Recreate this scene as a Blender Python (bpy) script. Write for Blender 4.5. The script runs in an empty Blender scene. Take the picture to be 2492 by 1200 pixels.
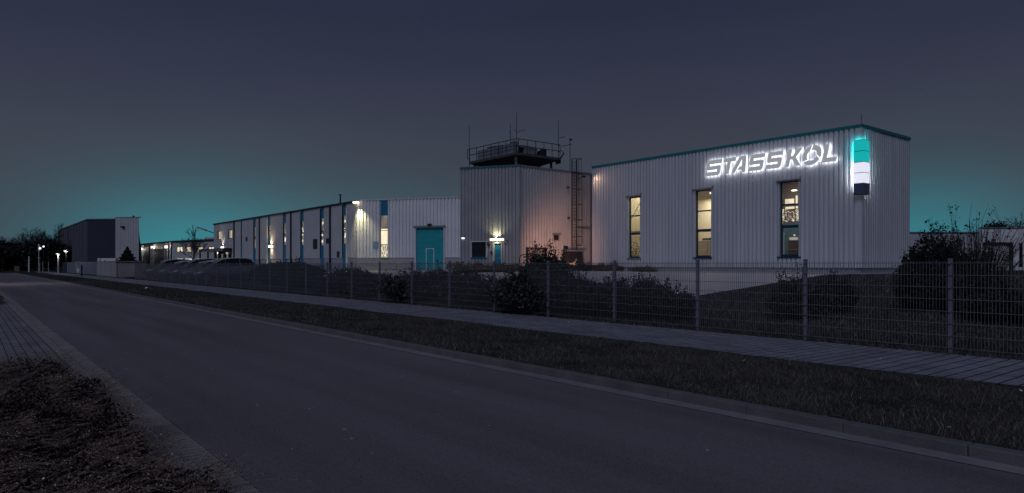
import bpy, bmesh, math, random
import numpy as np
from mathutils import Vector, Matrix
R = math.radians
random.seed(7); rng = np.random.default_rng(7)
scene = bpy.context.scene
COL = scene.collection

# ------------------------------------------------------------------ camera
# World: +Y runs along the road (away), +X across it towards the halls. The camera looks 38.6 deg to the right of +Y.
H = 1.45; F = 1661.0; S, C_ = 0.6239, 0.7815
cam = bpy.data.cameras.new("camera"); co = bpy.data.objects.new("camera", cam); COL.objects.link(co)
co.location = (0, 0, H); co.rotation_euler = (R(90), 0, -math.atan2(S, C_))
cam.sensor_width = 36; cam.lens = 36 * F / 2492; cam.shift_y = 43 / 2492
cam.clip_start = 0.05; cam.clip_end = 5000
scene.camera = co

# ------------------------------------------------------------------ world
world = bpy.data.worlds.new("World"); scene.world = world; world.use_nodes = True
nt = world.node_tree; nt.nodes.clear()
def WN(t, **k):
    n = nt.nodes.new(t)
    for a, b in k.items(): setattr(n, a, b)
    return n
out = WN('ShaderNodeOutputWorld'); tc = WN('ShaderNodeTexCoord'); sep = WN('ShaderNodeSeparateXYZ')
nt.links.new(tc.outputs['Generated'], sep.inputs[0])
ramp = WN('ShaderNodeValToRGB'); nt.links.new(sep.outputs['Z'], ramp.inputs[0])
stops = [(0.0, (.049, .060, .080)), (.09, (.050, .059, .079)), (.17, (.046, .053, .075)), (.23, (.037, .042, .071)),
         (.34, (.0225, .029, .054)), (1.0, (.018, .023, .045))]
el = ramp.color_ramp.elements
el[0].position, el[0].color = stops[0][0], (*stops[0][1], 1)
el[1].position, el[1].color = stops[-1][0], (*stops[-1][1], 1)
for p, cc in stops[1:-1]:
    e = el.new(p); e.color = (*cc, 1)
def direction(px, py):
    t, u = (px - 1246) / F, (643 - py) / F
    v = Vector((t * C_ + S, -t * S + C_, u)); v.normalize(); return v
last = ramp.outputs[0]
for (px, sh, sz, colr) in ((430, .135, .085, (-.012, .125, .14)), (760, .27, .10, (-.000, .062, .068)), (480, .22, .16, (.002, .008, .010)),
                        (2225, .12, .095, (-.016, .135, .155)), (2350, .22, .08, (.0, .02, .024))):
    d = direction(px, 643)   # a glow hugging the horizon: gaussian in azimuth and in height
    dot = WN('ShaderNodeVectorMath', operation='DOT_PRODUCT'); nt.links.new(tc.outputs['Generated'], dot.inputs[0]); dot.inputs[1].default_value = d
    a2 = WN('ShaderNodeMath', operation='MULTIPLY_ADD'); nt.links.new(dot.outputs['Value'], a2.inputs[0]); a2.inputs[1].default_value = 2 / sh ** 2; a2.inputs[2].default_value = -2 / sh ** 2
    z2 = WN('ShaderNodeMath', operation='MULTIPLY'); nt.links.new(sep.outputs['Z'], z2.inputs[0]); nt.links.new(sep.outputs['Z'], z2.inputs[1])
    z3_ = WN('ShaderNodeMath', operation='MULTIPLY_ADD'); nt.links.new(z2.outputs[0], z3_.inputs[0]); z3_.inputs[1].default_value = -(1 / sz ** 2 - 1 / sh ** 2); nt.links.new(a2.outputs[0], z3_.inputs[2])
    pwn = WN('ShaderNodeMath', operation='EXPONENT'); nt.links.new(z3_.outputs[0], pwn.inputs[0])
    sc_ = WN('ShaderNodeVectorMath', operation='SCALE'); sc_.inputs[0].default_value = colr; nt.links.new(pwn.outputs[0], sc_.inputs['Scale'])
    ad = WN('ShaderNodeVectorMath', operation='ADD'); nt.links.new(last, ad.inputs[0]); nt.links.new(sc_.outputs[0], ad.inputs[1])
    last = ad.outputs[0]
# faint uneven cloud veil
nz = WN('ShaderNodeTexNoise'); nz.inputs['Scale'].default_value = 2.2; nz.inputs['Detail'].default_value = 3
mp = WN('ShaderNodeMapping'); mp.inputs['Scale'].default_value = (1, 1, 5); nt.links.new(tc.outputs['Generated'], mp.inputs[0]); nt.links.new(mp.outputs[0], nz.inputs['Vector'])
mr = WN('ShaderNodeMapRange'); nt.links.new(nz.outputs['Fac'], mr.inputs[0]); mr.inputs[3].default_value = .88; mr.inputs[4].default_value = 1.12
sc2 = WN('ShaderNodeVectorMath', operation='SCALE'); nt.links.new(last, sc2.inputs[0]); nt.links.new(mr.outputs[0], sc2.inputs['Scale'])
bg = WN('ShaderNodeBackground'); nt.links.new(sc2.outputs[0], bg.inputs[0]); bg.inputs[1].default_value = 1.0
sky = WN('ShaderNodeTexSky', sky_type='NISHITA'); sky.sun_disc = False; sky.sun_elevation = R(-5); sky.sun_rotation = R(217)
bg2 = WN('ShaderNodeBackground'); nt.links.new(sky.outputs[0], bg2.inputs[0]); bg2.inputs[1].default_value = 0.05
ads = WN('ShaderNodeAddShader'); nt.links.new(bg.outputs[0], ads.inputs[0]); nt.links.new(bg2.outputs[0], ads.inputs[1])
nt.links.new(ads.outputs[0], out.inputs[0])

# soft last light of dusk from behind the camera
sun = bpy.data.lights.new("dusk_light", 'SUN'); sun.energy = 0.66; sun.angle = R(26); sun.color = (.70, .78, 1.0)
so = bpy.data.objects.new("dusk_light", sun); COL.objects.link(so)
so.rotation_euler = Vector((-.72, -.44, .76)).to_track_quat('Z', 'Y').to_euler()

scene.view_settings.view_transform = 'Standard'; scene.view_settings.look = 'None'
scene.view_settings.exposure = 0; scene.view_settings.gamma = 1
scene.cycles.use_denoising = True; scene.cycles.sample_clamp_indirect = 3.0; scene.cycles.max_bounces = 6
scene.cycles.transparent_max_bounces = 12; scene.cycles.use_light_tree = True

# ------------------------------------------------------------------ projection helpers (photo pixel -> metres)
def ray(px):
    t = (px - 1246) / F
    return t * C_ + S, -t * S + C_
def W(px, D):
    a, b = ray(px); return a * D, b * D
def ZZ(py, D): return H + (643 - py) / F * D
def ground_z(x):
    if x <= 13: return 0.0
    return min(.9, .045 * (x - 13))

# ------------------------------------------------------------------ materials
def mat(name, col, rough=.6, metal=0, noise=0, nscale=4, emit=None, estr=1, bump=0, bscale=40, spec=.4, stretch=None, island=0):
    m = bpy.data.materials.new(name); m.use_nodes = True; t = m.node_tree; b = t.nodes['Principled BSDF']
    b.inputs['Base Color'].default_value = (*col, 1); b.inputs['Roughness'].default_value = rough; b.inputs['Metallic'].default_value = metal
    b.inputs['Specular IOR Level'].default_value = spec
    tcn = t.nodes.new('ShaderNodeNewGeometry'); vec = tcn.outputs['Position']
    if stretch:
        mpn = t.nodes.new('ShaderNodeMapping'); mpn.inputs['Scale'].default_value = stretch; t.links.new(vec, mpn.inputs[0]); vec = mpn.outputs[0]
    if noise or island:
        hsv = t.nodes.new('ShaderNodeHueSaturation'); hsv.inputs['Color'].default_value = (*col, 1)
        mrn = t.nodes.new('ShaderNodeMapRange')
        if island:
            t.links.new(tcn.outputs['Random Per Island'], mrn.inputs[0]); a = island
        else:
            n = t.nodes.new('ShaderNodeTexNoise'); n.inputs['Scale'].default_value = nscale; n.inputs['Detail'].default_value = 6; n.inputs['Roughness'].default_value = .65
            t.links.new(vec, n.inputs['Vector']); t.links.new(n.outputs['Fac'], mrn.inputs[0]); a = noise
            mrn.inputs[1].default_value = .3; mrn.inputs[2].default_value = .7
        mrn.inputs[3].default_value = 1 - a; mrn.inputs[4].default_value = 1 + a
        t.links.new(mrn.outputs[0], hsv.inputs['Value']); t.links.new(hsv.outputs[0], b.inputs['Base Color'])
    if bump:
        n2 = t.nodes.new('ShaderNodeTexNoise'); n2.inputs['Scale'].default_value = bscale; n2.inputs['Detail'].default_value = 4; t.links.new(vec, n2.inputs['Vector'])
        bp = t.nodes.new('ShaderNodeBump'); bp.inputs['Strength'].default_value = bump; bp.inputs['Distance'].default_value = .02
        t.links.new(n2.outputs['Fac'], bp.inputs['Height']); t.links.new(bp.outputs[0], b.inputs['Normal'])
    if emit:
        b.inputs['Emission Color'].default_value = (*emit, 1); b.inputs['Emission Strength'].default_value = estr
    return m

def pavers(name, col, w, h, joint, var=.18, rot=0, off=.5):
    """block paving laid in the ground plane"""
    m = bpy.data.materials.new(name); m.use_nodes = True; t = m.node_tree; b = t.nodes['Principled BSDF']
    g = t.nodes.new('ShaderNodeNewGeometry'); mpn = t.nodes.new('ShaderNodeMapping'); mpn.inputs['Rotation'].default_value = (0, 0, rot)
    t.links.new(g.outputs['Position'], mpn.inputs[0])
    br = t.nodes.new('ShaderNodeTexBrick'); t.links.new(mpn.outputs[0], br.inputs['Vector']); br.offset = off
    br.inputs['Color1'].default_value = (*[c * (1 - var) for c in col], 1); br.inputs['Color2'].default_value = (*[c * (1 + var) for c in col], 1)
    br.inputs['Mortar'].default_value = (.012, .012, .014, 1); br.inputs['Scale'].default_value = 1
    br.inputs['Mortar Size'].default_value = joint; br.inputs['Mortar Smooth'].default_value = .3; br.inputs['Brick Width'].default_value = w; br.inputs['Row Height'].default_value = h
    n = t.nodes.new('ShaderNodeTexNoise'); n.inputs['Scale'].default_value = 1.3; n.inputs['Detail'].default_value = 7; t.links.new(g.outputs['Position'], n.inputs['Vector'])
    mrn = t.nodes.new('ShaderNodeMapRange'); t.links.new(n.outputs['Fac'], mrn.inputs[0]); mrn.inputs[1].default_value = .3; mrn.inputs[2].default_value = .7; mrn.inputs[3].default_value = .75; mrn.inputs[4].default_value = 1.2
    mu = t.nodes.new('ShaderNodeVectorMath'); mu.operation = 'SCALE'; t.links.new(br.outputs['Color'], mu.inputs[0]); t.links.new(mrn.outputs[0], mu.inputs['Scale'])
    t.links.new(mu.outputs[0], b.inputs['Base Color']); b.inputs['Roughness'].default_value = .85; b.inputs['Specular IOR Level'].default_value = .2
    bp = t.nodes.new('ShaderNodeBump'); bp.inputs['Distance'].default_value = .008; bp.inputs['Strength'].default_value = .6; bp.invert = True
    t.links.new(br.outputs['Fac'], bp.inputs['Height']); t.links.new(bp.outputs[0], b.inputs['Normal'])
    return m

def asphalt():
    m = mat('asphalt', (.125, .12, .135), .9, noise=.0)
    t = m.node_tree; b = t.nodes['Principled BSDF']; b.inputs['Specular IOR Level'].default_value = .25
    g = t.nodes.new('ShaderNodeNewGeometry')
    n1 = t.nodes.new('ShaderNodeTexNoise'); n1.inputs['Scale'].default_value = .35; n1.inputs['Detail'].default_value = 5
    mpn = t.nodes.new('ShaderNodeMapping'); mpn.inputs['Scale'].default_value = (3.2, .22, 1); t.links.new(g.outputs['Position'], mpn.inputs[0]); t.links.new(mpn.outputs[0], n1.inputs['Vector'])
    r1 = t.nodes.new('ShaderNodeMapRange'); t.links.new(n1.outputs['Fac'], r1.inputs[0]); r1.inputs[1].default_value = .3; r1.inputs[2].default_value = .7; r1.inputs[3].default_value = .78; r1.inputs[4].default_value = 1.2
    n2 = t.nodes.new('ShaderNodeTexNoise'); n2.inputs['Scale'].default_value = 75; n2.inputs['Detail'].default_value = 5; t.links.new(g.outputs['Position'], n2.inputs['Vector'])
    r2 = t.nodes.new('ShaderNodeMapRange'); t.links.new(n2.outputs['Fac'], r2.inputs[0]); r2.inputs[1].default_value = .25; r2.inputs[2].default_value = .75; r2.inputs[3].default_value = .62; r2.inputs[4].default_value = 1.4
    mu = t.nodes.new('ShaderNodeMath'); mu.operation = 'MULTIPLY'; t.links.new(r1.outputs[0], mu.inputs[0]); t.links.new(r2.outputs[0], mu.inputs[1])
    # rare pale chips
    vo = t.nodes.new('ShaderNodeTexVoronoi'); vo.inputs['Scale'].default_value = 5.5; t.links.new(g.outputs['Position'], vo.inputs['Vector'])
    lt = t.nodes.new('ShaderNodeMath'); lt.operation = 'LESS_THAN'; t.links.new(vo.outputs['Distance'], lt.inputs[0]); lt.inputs[1].default_value = .075
    mul = t.nodes.new('ShaderNodeMath'); mul.operation = 'MULTIPLY'; t.links.new(lt.outputs[0], mul.inputs[0])
    gt = t.nodes.new('ShaderNodeMath'); gt.operation = 'GREATER_THAN'; t.links.new(vo.outputs['Color'], gt.inputs[0]); gt.inputs[1].default_value = .79; t.links.new(gt.outputs[0], mul.inputs[1])
    sc = t.nodes.new('ShaderNodeVectorMath'); sc.operation = 'SCALE'; sc.inputs[0].default_value = (.158, .134, .155); t.links.new(mu.outputs[0], sc.inputs['Scale'])
    mx = t.nodes.new('ShaderNodeMix'); mx.data_type = 'RGBA'; t.links.new(mul.outputs[0], mx.inputs['Factor']); t.links.new(sc.outputs[0], mx.inputs['A']); mx.inputs['B'].default_value = (.6, .58, .55, 1)
    t.links.new(mx.outputs['Result'], b.inputs['Base Color'])
    bp = t.nodes.new('ShaderNodeBump'); bp.inputs['Strength'].default_value = .35; bp.inputs['Distance'].default_value = .004; t.links.new(n2.outputs['Fac'], bp.inputs['Height']); t.links.new(bp.outputs[0], b.inputs['Normal'])
    return m

def glass(name, tint=(.9, .93, .95), refl=.12):
    m = bpy.data.materials.new(name); m.use_nodes = True; t = m.node_tree; t.nodes.clear()
    o = t.nodes.new('ShaderNodeOutputMaterial'); tr = t.nodes.new('ShaderNodeBsdfTransparent'); tr.inputs[0].default_value = (*tint, 1)
    gl = t.nodes.new('ShaderNodeBsdfGlossy'); gl.inputs['Roughness'].default_value = .03
    mx = t.nodes.new('ShaderNodeMixShader'); mx.inputs[0].default_value = refl
    t.links.new(tr.outputs[0], mx.inputs[1]); t.links.new(gl.outputs[0], mx.inputs[2]); t.links.new(mx.outputs[0], o.inputs[0]); return m

def lit_pane(name, col, strength, scale=3.0, lo=.35, hi=1.15, speck=0):
    """a pane lit from the room behind it, with the vague shapes of the room in the glow"""
    m = bpy.data.materials.new(name); m.use_nodes = True; t = m.node_tree; b = t.nodes['Principled BSDF']
    b.inputs['Base Color'].default_value = (.02, .02, .025, 1); b.inputs['Roughness'].default_value = .1
    g = t.nodes.new('ShaderNodeNewGeometry'); mpn = t.nodes.new('ShaderNodeMapping'); mpn.inputs['Scale'].default_value = (1, 1, .6); t.links.new(g.outputs['Position'], mpn.inputs[0])
    n = t.nodes.new('ShaderNodeTexNoise'); n.inputs['Scale'].default_value = scale; n.inputs['Detail'].default_value = 4; t.links.new(mpn.outputs[0], n.inputs['Vector'])
    r = t.nodes.new('ShaderNodeMapRange'); t.links.new(n.outputs['Fac'], r.inputs[0]); r.inputs[1].default_value = .35; r.inputs[2].default_value = .62; r.inputs[3].default_value = lo * strength; r.inputs[4].default_value = hi * strength
    b.inputs['Emission Color'].default_value = (*col, 1); t.links.new(r.outputs[0], b.inputs['Emission Strength']); return m

MT = {}
MT['clad'] = mat('light_grey_cladding', (.56, .56, .61), .40, noise=.12, nscale=1.0, spec=.4, stretch=(2.5, 2.5, .12))
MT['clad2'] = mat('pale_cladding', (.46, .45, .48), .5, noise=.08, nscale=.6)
MT['clad_shade'] = mat('shaded_cladding', (.31, .31, .335), .5, noise=.1, nscale=.6); MT['cladf'] = mat('bright_grey_cladding', (.70, .69, .72), .5, noise=.07, nscale=.6)  # darker mix puts the dimmer light of the tower's left face into colour
MT['cladw'] = mat('white_cladding', (.52, .51, .50), .5, noise=.07, nscale=.6)
MT['plinth'] = mat('concrete_plinth', (.30, .30, .33), .85, noise=.15, nscale=1.2, bump=.3, bscale=8)
MT['tealt'] = mat('teal_trim', (.016, .18, .21), .5, noise=.1); MT['tealg'] = mat('grey_teal_trim', (.03, .13, .15), .5, noise=.1)
MT['teal'] = mat('teal_metal', (.02, .31, .35), .45, noise=.08, nscale=2)
MT['tealb'] = mat('blue_teal_panel', (.015, .16, .27), .45, noise=.12, nscale=2)
MT['frame'] = mat('dark_blue_frame', (.01, .045, .075), .4)
MT['dark'] = mat('dark_metal', (.022, .022, .027), .5, noise=.2)
MT['trim'] = mat('grey_flashing', (.20, .20, .23), .5, noise=.1)
MT['steel'] = mat('galvanised_steel', (.20, .20, .23), .45, metal=.3, noise=.12, nscale=6)
MT['roof'] = mat('roof_sheet', (.08, .08, .09), .7, noise=.2)
MT['deck'] = mat('weathered_steel_deck', (.075, .072, .08), .7, noise=.25, nscale=2)
MT['unit'] = mat('grey_unit_casing', (.22, .22, .26), .6, noise=.15, nscale=2)
MT['glass'] = glass('window_glass'); MT['dglass'] = mat('dark_glass', (.012, .012, .015), .12, spec=.6)
MT['asphalt'] = asphalt()
MT['kerb'] = mat('kerb_concrete', (.13, .122, .128), .9, noise=.22, nscale=2.5, bump=.4, bscale=60)
MT['gutter'] = mat('gutter_concrete', (.225, .21, .225), .9, noise=.2, nscale=2.5, bump=.3, bscale=50)
MT['paver'] = pavers('grey_pavers', (.30, .29, .345), .10, .20, .014)
MT['pavel'] = pavers('left_pavers', (.215, .20, .225), .20, .13, .007, rot=R(90))
MT['gutterp'] = pavers('gutter_blocks', (.27, .24, .235), .26, .10, .004, .06, off=0)
MT['yard'] = mat('yard_paving', (.47, .43, .46), .55, noise=.14, nscale=1.1, spec=.5, stretch=(.5, 2, 1))
MT['soil'] = mat('dark_turf', (.036, .033, .032), .95, noise=.5, nscale=1.7, bump=.8, bscale=22, spec=.05)
MT['grass'] = mat('grass_blades', (.105, .094, .09), .7, island=.75, spec=.15)
MT['straw'] = mat('dry_blades', (.22, .20, .18), .7, island=.5, spec=.15)
MT['leaf'] = mat('shrub_leaves', (.035, .037, .034), .55, island=.7, spec=.3)
MT['leafd'] = mat('dark_evergreen_leaves', (.022, .024, .024), .6, island=.6, spec=.2)
MT['leafp'] = mat('rose_leaves', (.036, .037, .035), .5, island=.8, spec=.35)
MT['rust'] = mat('rusty_brown_foliage', (.15, .095, .06), .7, island=.6, spec=.2)
MT['hedge'] = mat('hedge_leaves', (.23, .165, .14), .35, island=.95, spec=.6)  # warm light on the hedge is put into its leaf colour
MT['twigh'] = mat('hedge_twigs', (.34, .235, .185), .6, island=.6)
MT['twig'] = mat('twig_bark', (.075, .06, .055), .7, noise=.3, nscale=20)
MT['bark'] = mat('dark_bark', (.035, .032, .032), .85, noise=.3, nscale=9)
MT['darkwall'] = mat('charcoal_render', (.034, .038, .058), .8, noise=.1, nscale=.5)
MT['darkfin'] = mat('grey_fins', (.14, .15, .19), .6, noise=.1)
MT['slat'] = mat('grey_slats', (.17, .18, .23), .6, noise=.12, nscale=2)
MT['board'] = mat('pale_boards', (.33, .31, .32), .7, noise=.12, nscale=2)
MT['car'] = mat('dark_car_paint', (.07, .09, .12), .22, spec=.7); MT['car2'] = mat('slate_car_paint', (.09, .11, .14), .25, spec=.7)
MT['carroof'] = mat('painted_roof_sheen', (.20, .23, .28), .25, spec=.8); MT['chrome'] = mat('chrome_trim', (.60, .64, .70), .3, metal=.2)  # roof colour lightened to carry the sky's highlight
MT['tyre'] = mat('tyre_rubber', (.01, .01, .01), .8); MT['rim'] = mat('alloy_rim', (.25, .26, .28), .35, metal=.8)
MT['lens'] = mat('headlamp_lens', (.5, .52, .56), .15, spec=.8)
MT['red'] = mat('rear_lamp_lens', (.25, .02, .02), .2)
MT['white'] = mat('white_paint', (.72, .72, .73), .5, noise=.05)
MT['room'] = mat('cream_room_wall', (.66, .58, .42), .9, noise=.05, nscale=1)
MT['roomt'] = mat('teal_room_wall', (.10, .20, .25), .8, noise=.2, nscale=2)
MT['roomd'] = mat('dim_room_wall', (.20, .16, .14), .9, noise=.1, nscale=1)
MT['wood'] = mat('brown_cabinet', (.15, .09, .06), .6, noise=.2, nscale=3)
MT['cream'] = mat('cream_cabinet', (.45, .36, .24), .6, noise=.1)
MT['brick'] = mat('dull_red_render', (.22, .12, .10), .9, noise=.2)
def EM(name, col, s, base=.5): return mat(name, (base, base, base), .5, emit=col, estr=s)
MT['lampw'] = EM('lamp_white', (1, .97, .9), 1.7); MT['lampy'] = EM('lamp_warm', (1, .86, .55), 4.5); MT['lampo'] = EM('lamp_amber', (1, .75, .42), 5)
MT['faceg'] = mat('letter_face', (.35, .35, .36), .5, emit=(.93, .95, 1), estr=.24); MT['halo'] = EM('letter_backlight', (.93, .97, 1.0), 5.0)
MT['edge'] = EM('letter_edge', (.95, .98, 1), .95)
MT['cyanbox'] = EM('cyan_light_box', (.005, .43, .43), .95, .01); MT['whitebox'] = EM('white_light_box', (.80, .82, .95), .95, .1)
MT['navy'] = mat('unlit_box', (.10, .11, .19), .4)
MT['paneA'] = lit_pane('warm_pane', (1, .84, .58), 1.05, 1.5, .8, 1.1); MT['paneB'] = lit_pane('dim_strip_pane', (.95, .80, .68), .17, 1.2, .5, 1.5)
MT['paneC'] = lit_pane('busy_pane', (1, .86, .64), .75, 9, .04, 1.3); MT['paneD'] = lit_pane('low_window_pane', (1, .95, .88), .9, 2, .5, 1.2)
MT['paneS'] = lit_pane('sparse_pane', (1, .86, .66), .20, 5, .1, 1.2)

# ------------------------------------------------------------------ mesh helper
ORG = {}
class MB:
    def __init__(s): s.v = []; s.f = []
    def add(s, vs, fs):
        n = len(s.v); s.v += [tuple(p) for p in vs]; s.f += [tuple(i + n for i in q) for q in fs]; return s
    def box(s, x0, x1, y0, y1, z0, z1):
        return s.hexa([(x0, y0), (x1, y0), (x1, y1), (x0, y1)], z0, z1)
    def hexa(s, poly, z0, z1):
        n = len(poly); a = sum(poly[i][0] * poly[(i + 1) % n][1] - poly[(i + 1) % n][0] * poly[i][1] for i in range(n))
        if a < 0: poly = poly[::-1]
        zt = z1 if callable(z1) else (lambda x, y: z1); zb = z0 if callable(z0) else (lambda x, y: z0)
        vs = [(x, y, zb(x, y)) for x, y in poly] + [(x, y, zt(x, y)) for x, y in poly]
        return s.add(vs, [tuple(range(n))[::-1], tuple(range(n, 2 * n))] + [(i, (i + 1) % n, n + (i + 1) % n, n + i) for i in range(n)])
    def tube(s, p, q, r, r2=None, n=6, cap=True):
        p, q = Vector(p), Vector(q); d = q - p
        if d.length < 1e-6: return s
        d.normalize(); a = d.orthogonal().normalized(); b = d.cross(a); r2 = r if r2 is None else r2; vs = []
        for c, rr in ((p, r), (q, r2)):
            for i in range(n):
                t = 2 * math.pi * i / n; vs.append(c + (a * math.cos(t) + b * math.sin(t)) * rr)
        fs = [(i, (i + 1) % n, n + (i + 1) % n, n + i) for i in range(n)]
        if cap: fs += [tuple(range(n))[::-1], tuple(range(n, 2 * n))]
        return s.add(vs, fs)
    def path(s, pts, r, n=6):
        for a, b in zip(pts, pts[1:]): s.tube(a, b, r, n=n)
        return s
    def ball(s, c, r, sx=1, sy=1, sz=1, nu=10, nv=6):
        vs = []; fs = []
        for j in range(nv + 1):
            ph = math.pi * j / nv
            for i in range(nu):
                th = 2 * math.pi * i / nu; vs.append((c[0] + r * sx * math.sin(ph) * math.cos(th), c[1] + r * sy * math.sin(ph) * math.sin(th), c[2] + r * sz * math.cos(ph)))
        for j in range(nv):
            for i in range(nu):
                fs.append((j * nu + i, (j + 1) * nu + i, (j + 1) * nu + (i + 1) % nu, j * nu + (i + 1) % nu))
        return s.add(vs, fs)
    def build(s, name, m, parent=None, loc=None, smooth=False, bevel=0):
        o3 = Vector(loc) if loc is not None else (ORG[parent.name] if parent else Vector((0, 0, 0)))
        me = bpy.data.meshes.new(name); me.from_pydata([(a - o3.x, b - o3.y, c - o3.z) for a, b, c in s.v], [], s.f)
        me.materials.append(MT[m] if isinstance(m, str) else m)
        if smooth: me.polygons.foreach_set('use_smooth', [True] * len(me.polygons))
        o = bpy.data.objects.new(name, me); COL.objects.link(o); ORG[o.name] = o3
        if parent: o.parent = parent
        elif loc is not None: o.location = o3
        if bevel:
            b = o.modifiers.new('bevel', 'BEVEL'); b.width = bevel; b.segments = 2; b.limit_method = 'ANGLE'
        return o
def npmesh(name, verts, k, m, parent=None, loc=None):
    """verts: (n*k, 3) array, every k consecutive vertices one face"""
    o3 = Vector(loc) if loc is not None else (ORG[parent.name] if parent else Vector((0, 0, 0)))
    verts = np.asarray(verts, dtype=np.float32).reshape(-1, 3) - np.array(o3, dtype=np.float32)
    nf = len(verts) // k; me = bpy.data.meshes.new(name); me.vertices.add(len(verts)); me.vertices.foreach_set('co', verts.ravel())
    me.loops.add(nf * k); me.loops.foreach_set('vertex_index', np.arange(nf * k, dtype=np.int32)); me.polygons.add(nf)
    me.polygons.foreach_set('loop_start', np.arange(0, nf * k, k, dtype=np.int32)); me.update(calc_edges=True); me.validate()
    me.materials.append(MT[m]); o = bpy.data.objects.new(name, me); COL.objects.link(o); ORG[o.name] = o3
    if parent: o.parent = parent
    elif loc is not None: o.location = o3
    return o
def thing(name, label, cat, loc, group=None):
    o = bpy.data.objects.new(name, None); COL.objects.link(o); o.location = loc; o.empty_display_size = .2; ORG[o.name] = Vector(loc)
    return tag(o, label, cat, group)
def tag(o, label, cat, group=None):
    o['label'] = label; o['category'] = cat
    if group: o['group'] = group
    return o
def struct(o, kind='structure'): o['kind'] = kind; return o
def copy_tree(o, parent=None):
    c = o.copy(); COL.objects.link(c); ORG[c.name] = ORG.get(o.name, Vector())
    if parent: c.parent = parent
    for ch in o.children: copy_tree(ch, c)
    return c

class Wall:
    """a vertical wall line from p0 to p1; n points outward (to the camera side)"""
    out = None
    def __init__(s, p0, p1):
        s.p0 = Vector(p0); s.u = (Vector(p1) - s.p0); s.L = s.u.length; s.u.normalize(); s.n = Vector((s.u.y, -s.u.x))
        if s.n.dot(s.p0) > 0: s.n = -s.n
    def at(s, px):
        a, b = ray(px); d = Vector((a, b)); den = d.x * s.u.y - d.y * s.u.x
        D = (s.p0.x * s.u.y - s.p0.y * s.u.x) / den; return (d * D - s.p0).dot(s.u), D
    def s(s_, px): return s_.at(px)[0]
    def z(s, px, py): return ZZ(py, s.at(px)[1])
    def pt(s, a, d, z): q = s.p0 + s.u * a + s.n * d; return (q.x, q.y, z)
    def box(s, m, a0, a1, z0, z1, d0, d1):
        P = [s.pt(a, d, 0)[:2] for a, d in ((a0, d0), (a1, d0), (a1, d1), (a0, d1))]; return m.hexa(P, z0, z1)
    def quad(s, m, a0, a1, z0, z1, d):
        return m.add([s.pt(a0, d, z0), s.pt(a1, d, z0), s.pt(a1, d, z1), s.pt(a0, d, z1)], [(0, 1, 2, 3)])
    def corr(s, m, a0, a1, z0, z1, pitch=.33, dep=.05):
        prof = [(0, 0), (.24, 0), (.31, dep), (.93, dep)]
        xs = [(a0, None)]; k = math.floor(a0 / pitch)
        while k * pitch < a1:
            for t, d in prof:
                q = (k + t) * pitch
                if a0 < q < a1: xs.append((q, d))
            k += 1
        def dat(q):
            t = (q / pitch) % 1
            if t < .24: return 0
            if t < .31: return dep * (t - .24) / .07
            if t < .93: return dep
            return dep * (1 - t) / .07
        xs = [(q, dat(q) if d is None else d) for q, d in xs] + [(a1, dat(a1))]
        vs = []; fs = []
        for i, (q, d) in enumerate(xs):
            d += 0 if s.out is None else s.out - dep; vs += [s.pt(q, d, z0), s.pt(q, d, z1)]
            if i: fs.append((2 * i - 2, 2 * i, 2 * i + 1, 2 * i - 1))
        return m.add(vs, fs)
    def clad(s, m, z0, z1, holes, pitch=.33, dep=.05, a0=0, a1=None):
        """corrugated sheet with rectangular openings (a0,a1,z0,z1)"""
        a1 = s.L if a1 is None else a1; hs = sorted(holes); cur = a0
        for h in hs:
            if h[0] > cur: s.corr(m, cur, h[0], z0, z1, pitch, dep)
            if h[2] > z0: s.corr(m, h[0], h[1], z0, h[2], pitch, dep)
            if h[3] < z1: s.corr(m, h[0], h[1], h[3], z1, pitch, dep)
            cur = h[1]
        if cur < a1: s.corr(m, cur, a1, z0, z1, pitch, dep)
        return m

def spot(parent, loc, target, energy, color, size=90, blend=1, rad=.08):
    l = bpy.data.lights.new('bulb', 'SPOT'); l.energy = energy; l.color = color; l.spot_size = R(size); l.spot_blend = blend; l.shadow_soft_size = rad
    o = bpy.data.objects.new('bulb', l); COL.objects.link(o); o.parent = parent; o.location = Vector(loc) - ORG[parent.name]
    o.rotation_euler = (Vector(loc) - Vector(target)).to_track_quat('Z', 'Y').to_euler(); return o
def bulb(parent, loc, energy, color, rad=.08):
    l = bpy.data.lights.new('bulb', 'POINT'); l.energy = energy; l.color = color; l.shadow_soft_size = rad
    o = bpy.data.objects.new('bulb', l); COL.objects.link(o); o.parent = parent; o.location = Vector(loc) - ORG[parent.name]; return o

# ------------------------------------------------------------------ ground, road, kerbs
def sheet(name, x0, x1, y0, y1, z, m, zf=None, xs=None, ny=1):
    xs = xs or [x0, x1]; b = MB(); n = len(xs); ys = [y0 + (y1 - y0) * j / ny for j in range(ny + 1)]
    vs = [(x, y, (zf(x) if zf else 0) + z) for y in ys for x in xs]
    fs = [(j * n + i, j * n + i + 1, (j + 1) * n + i + 1, (j + 1) * n + i) for j in range(ny) for i in range(n - 1)]
    return struct(b.add(vs, fs).build(name, m))
xs = [-1500, -30, 1.1, 1.3, 6.3, 6.4, 9.75, 13, 16, 20, 24, 28, 33, 60, 1500]
def gz(x): return -.12 if x < 1.25 else (-.16 if x < 6.35 else (-.012 if x <= 13 else ground_z(x)))
sheet('ground', 0, 0, -600, 2500, 0, 'soil', gz, xs, 8)
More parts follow.
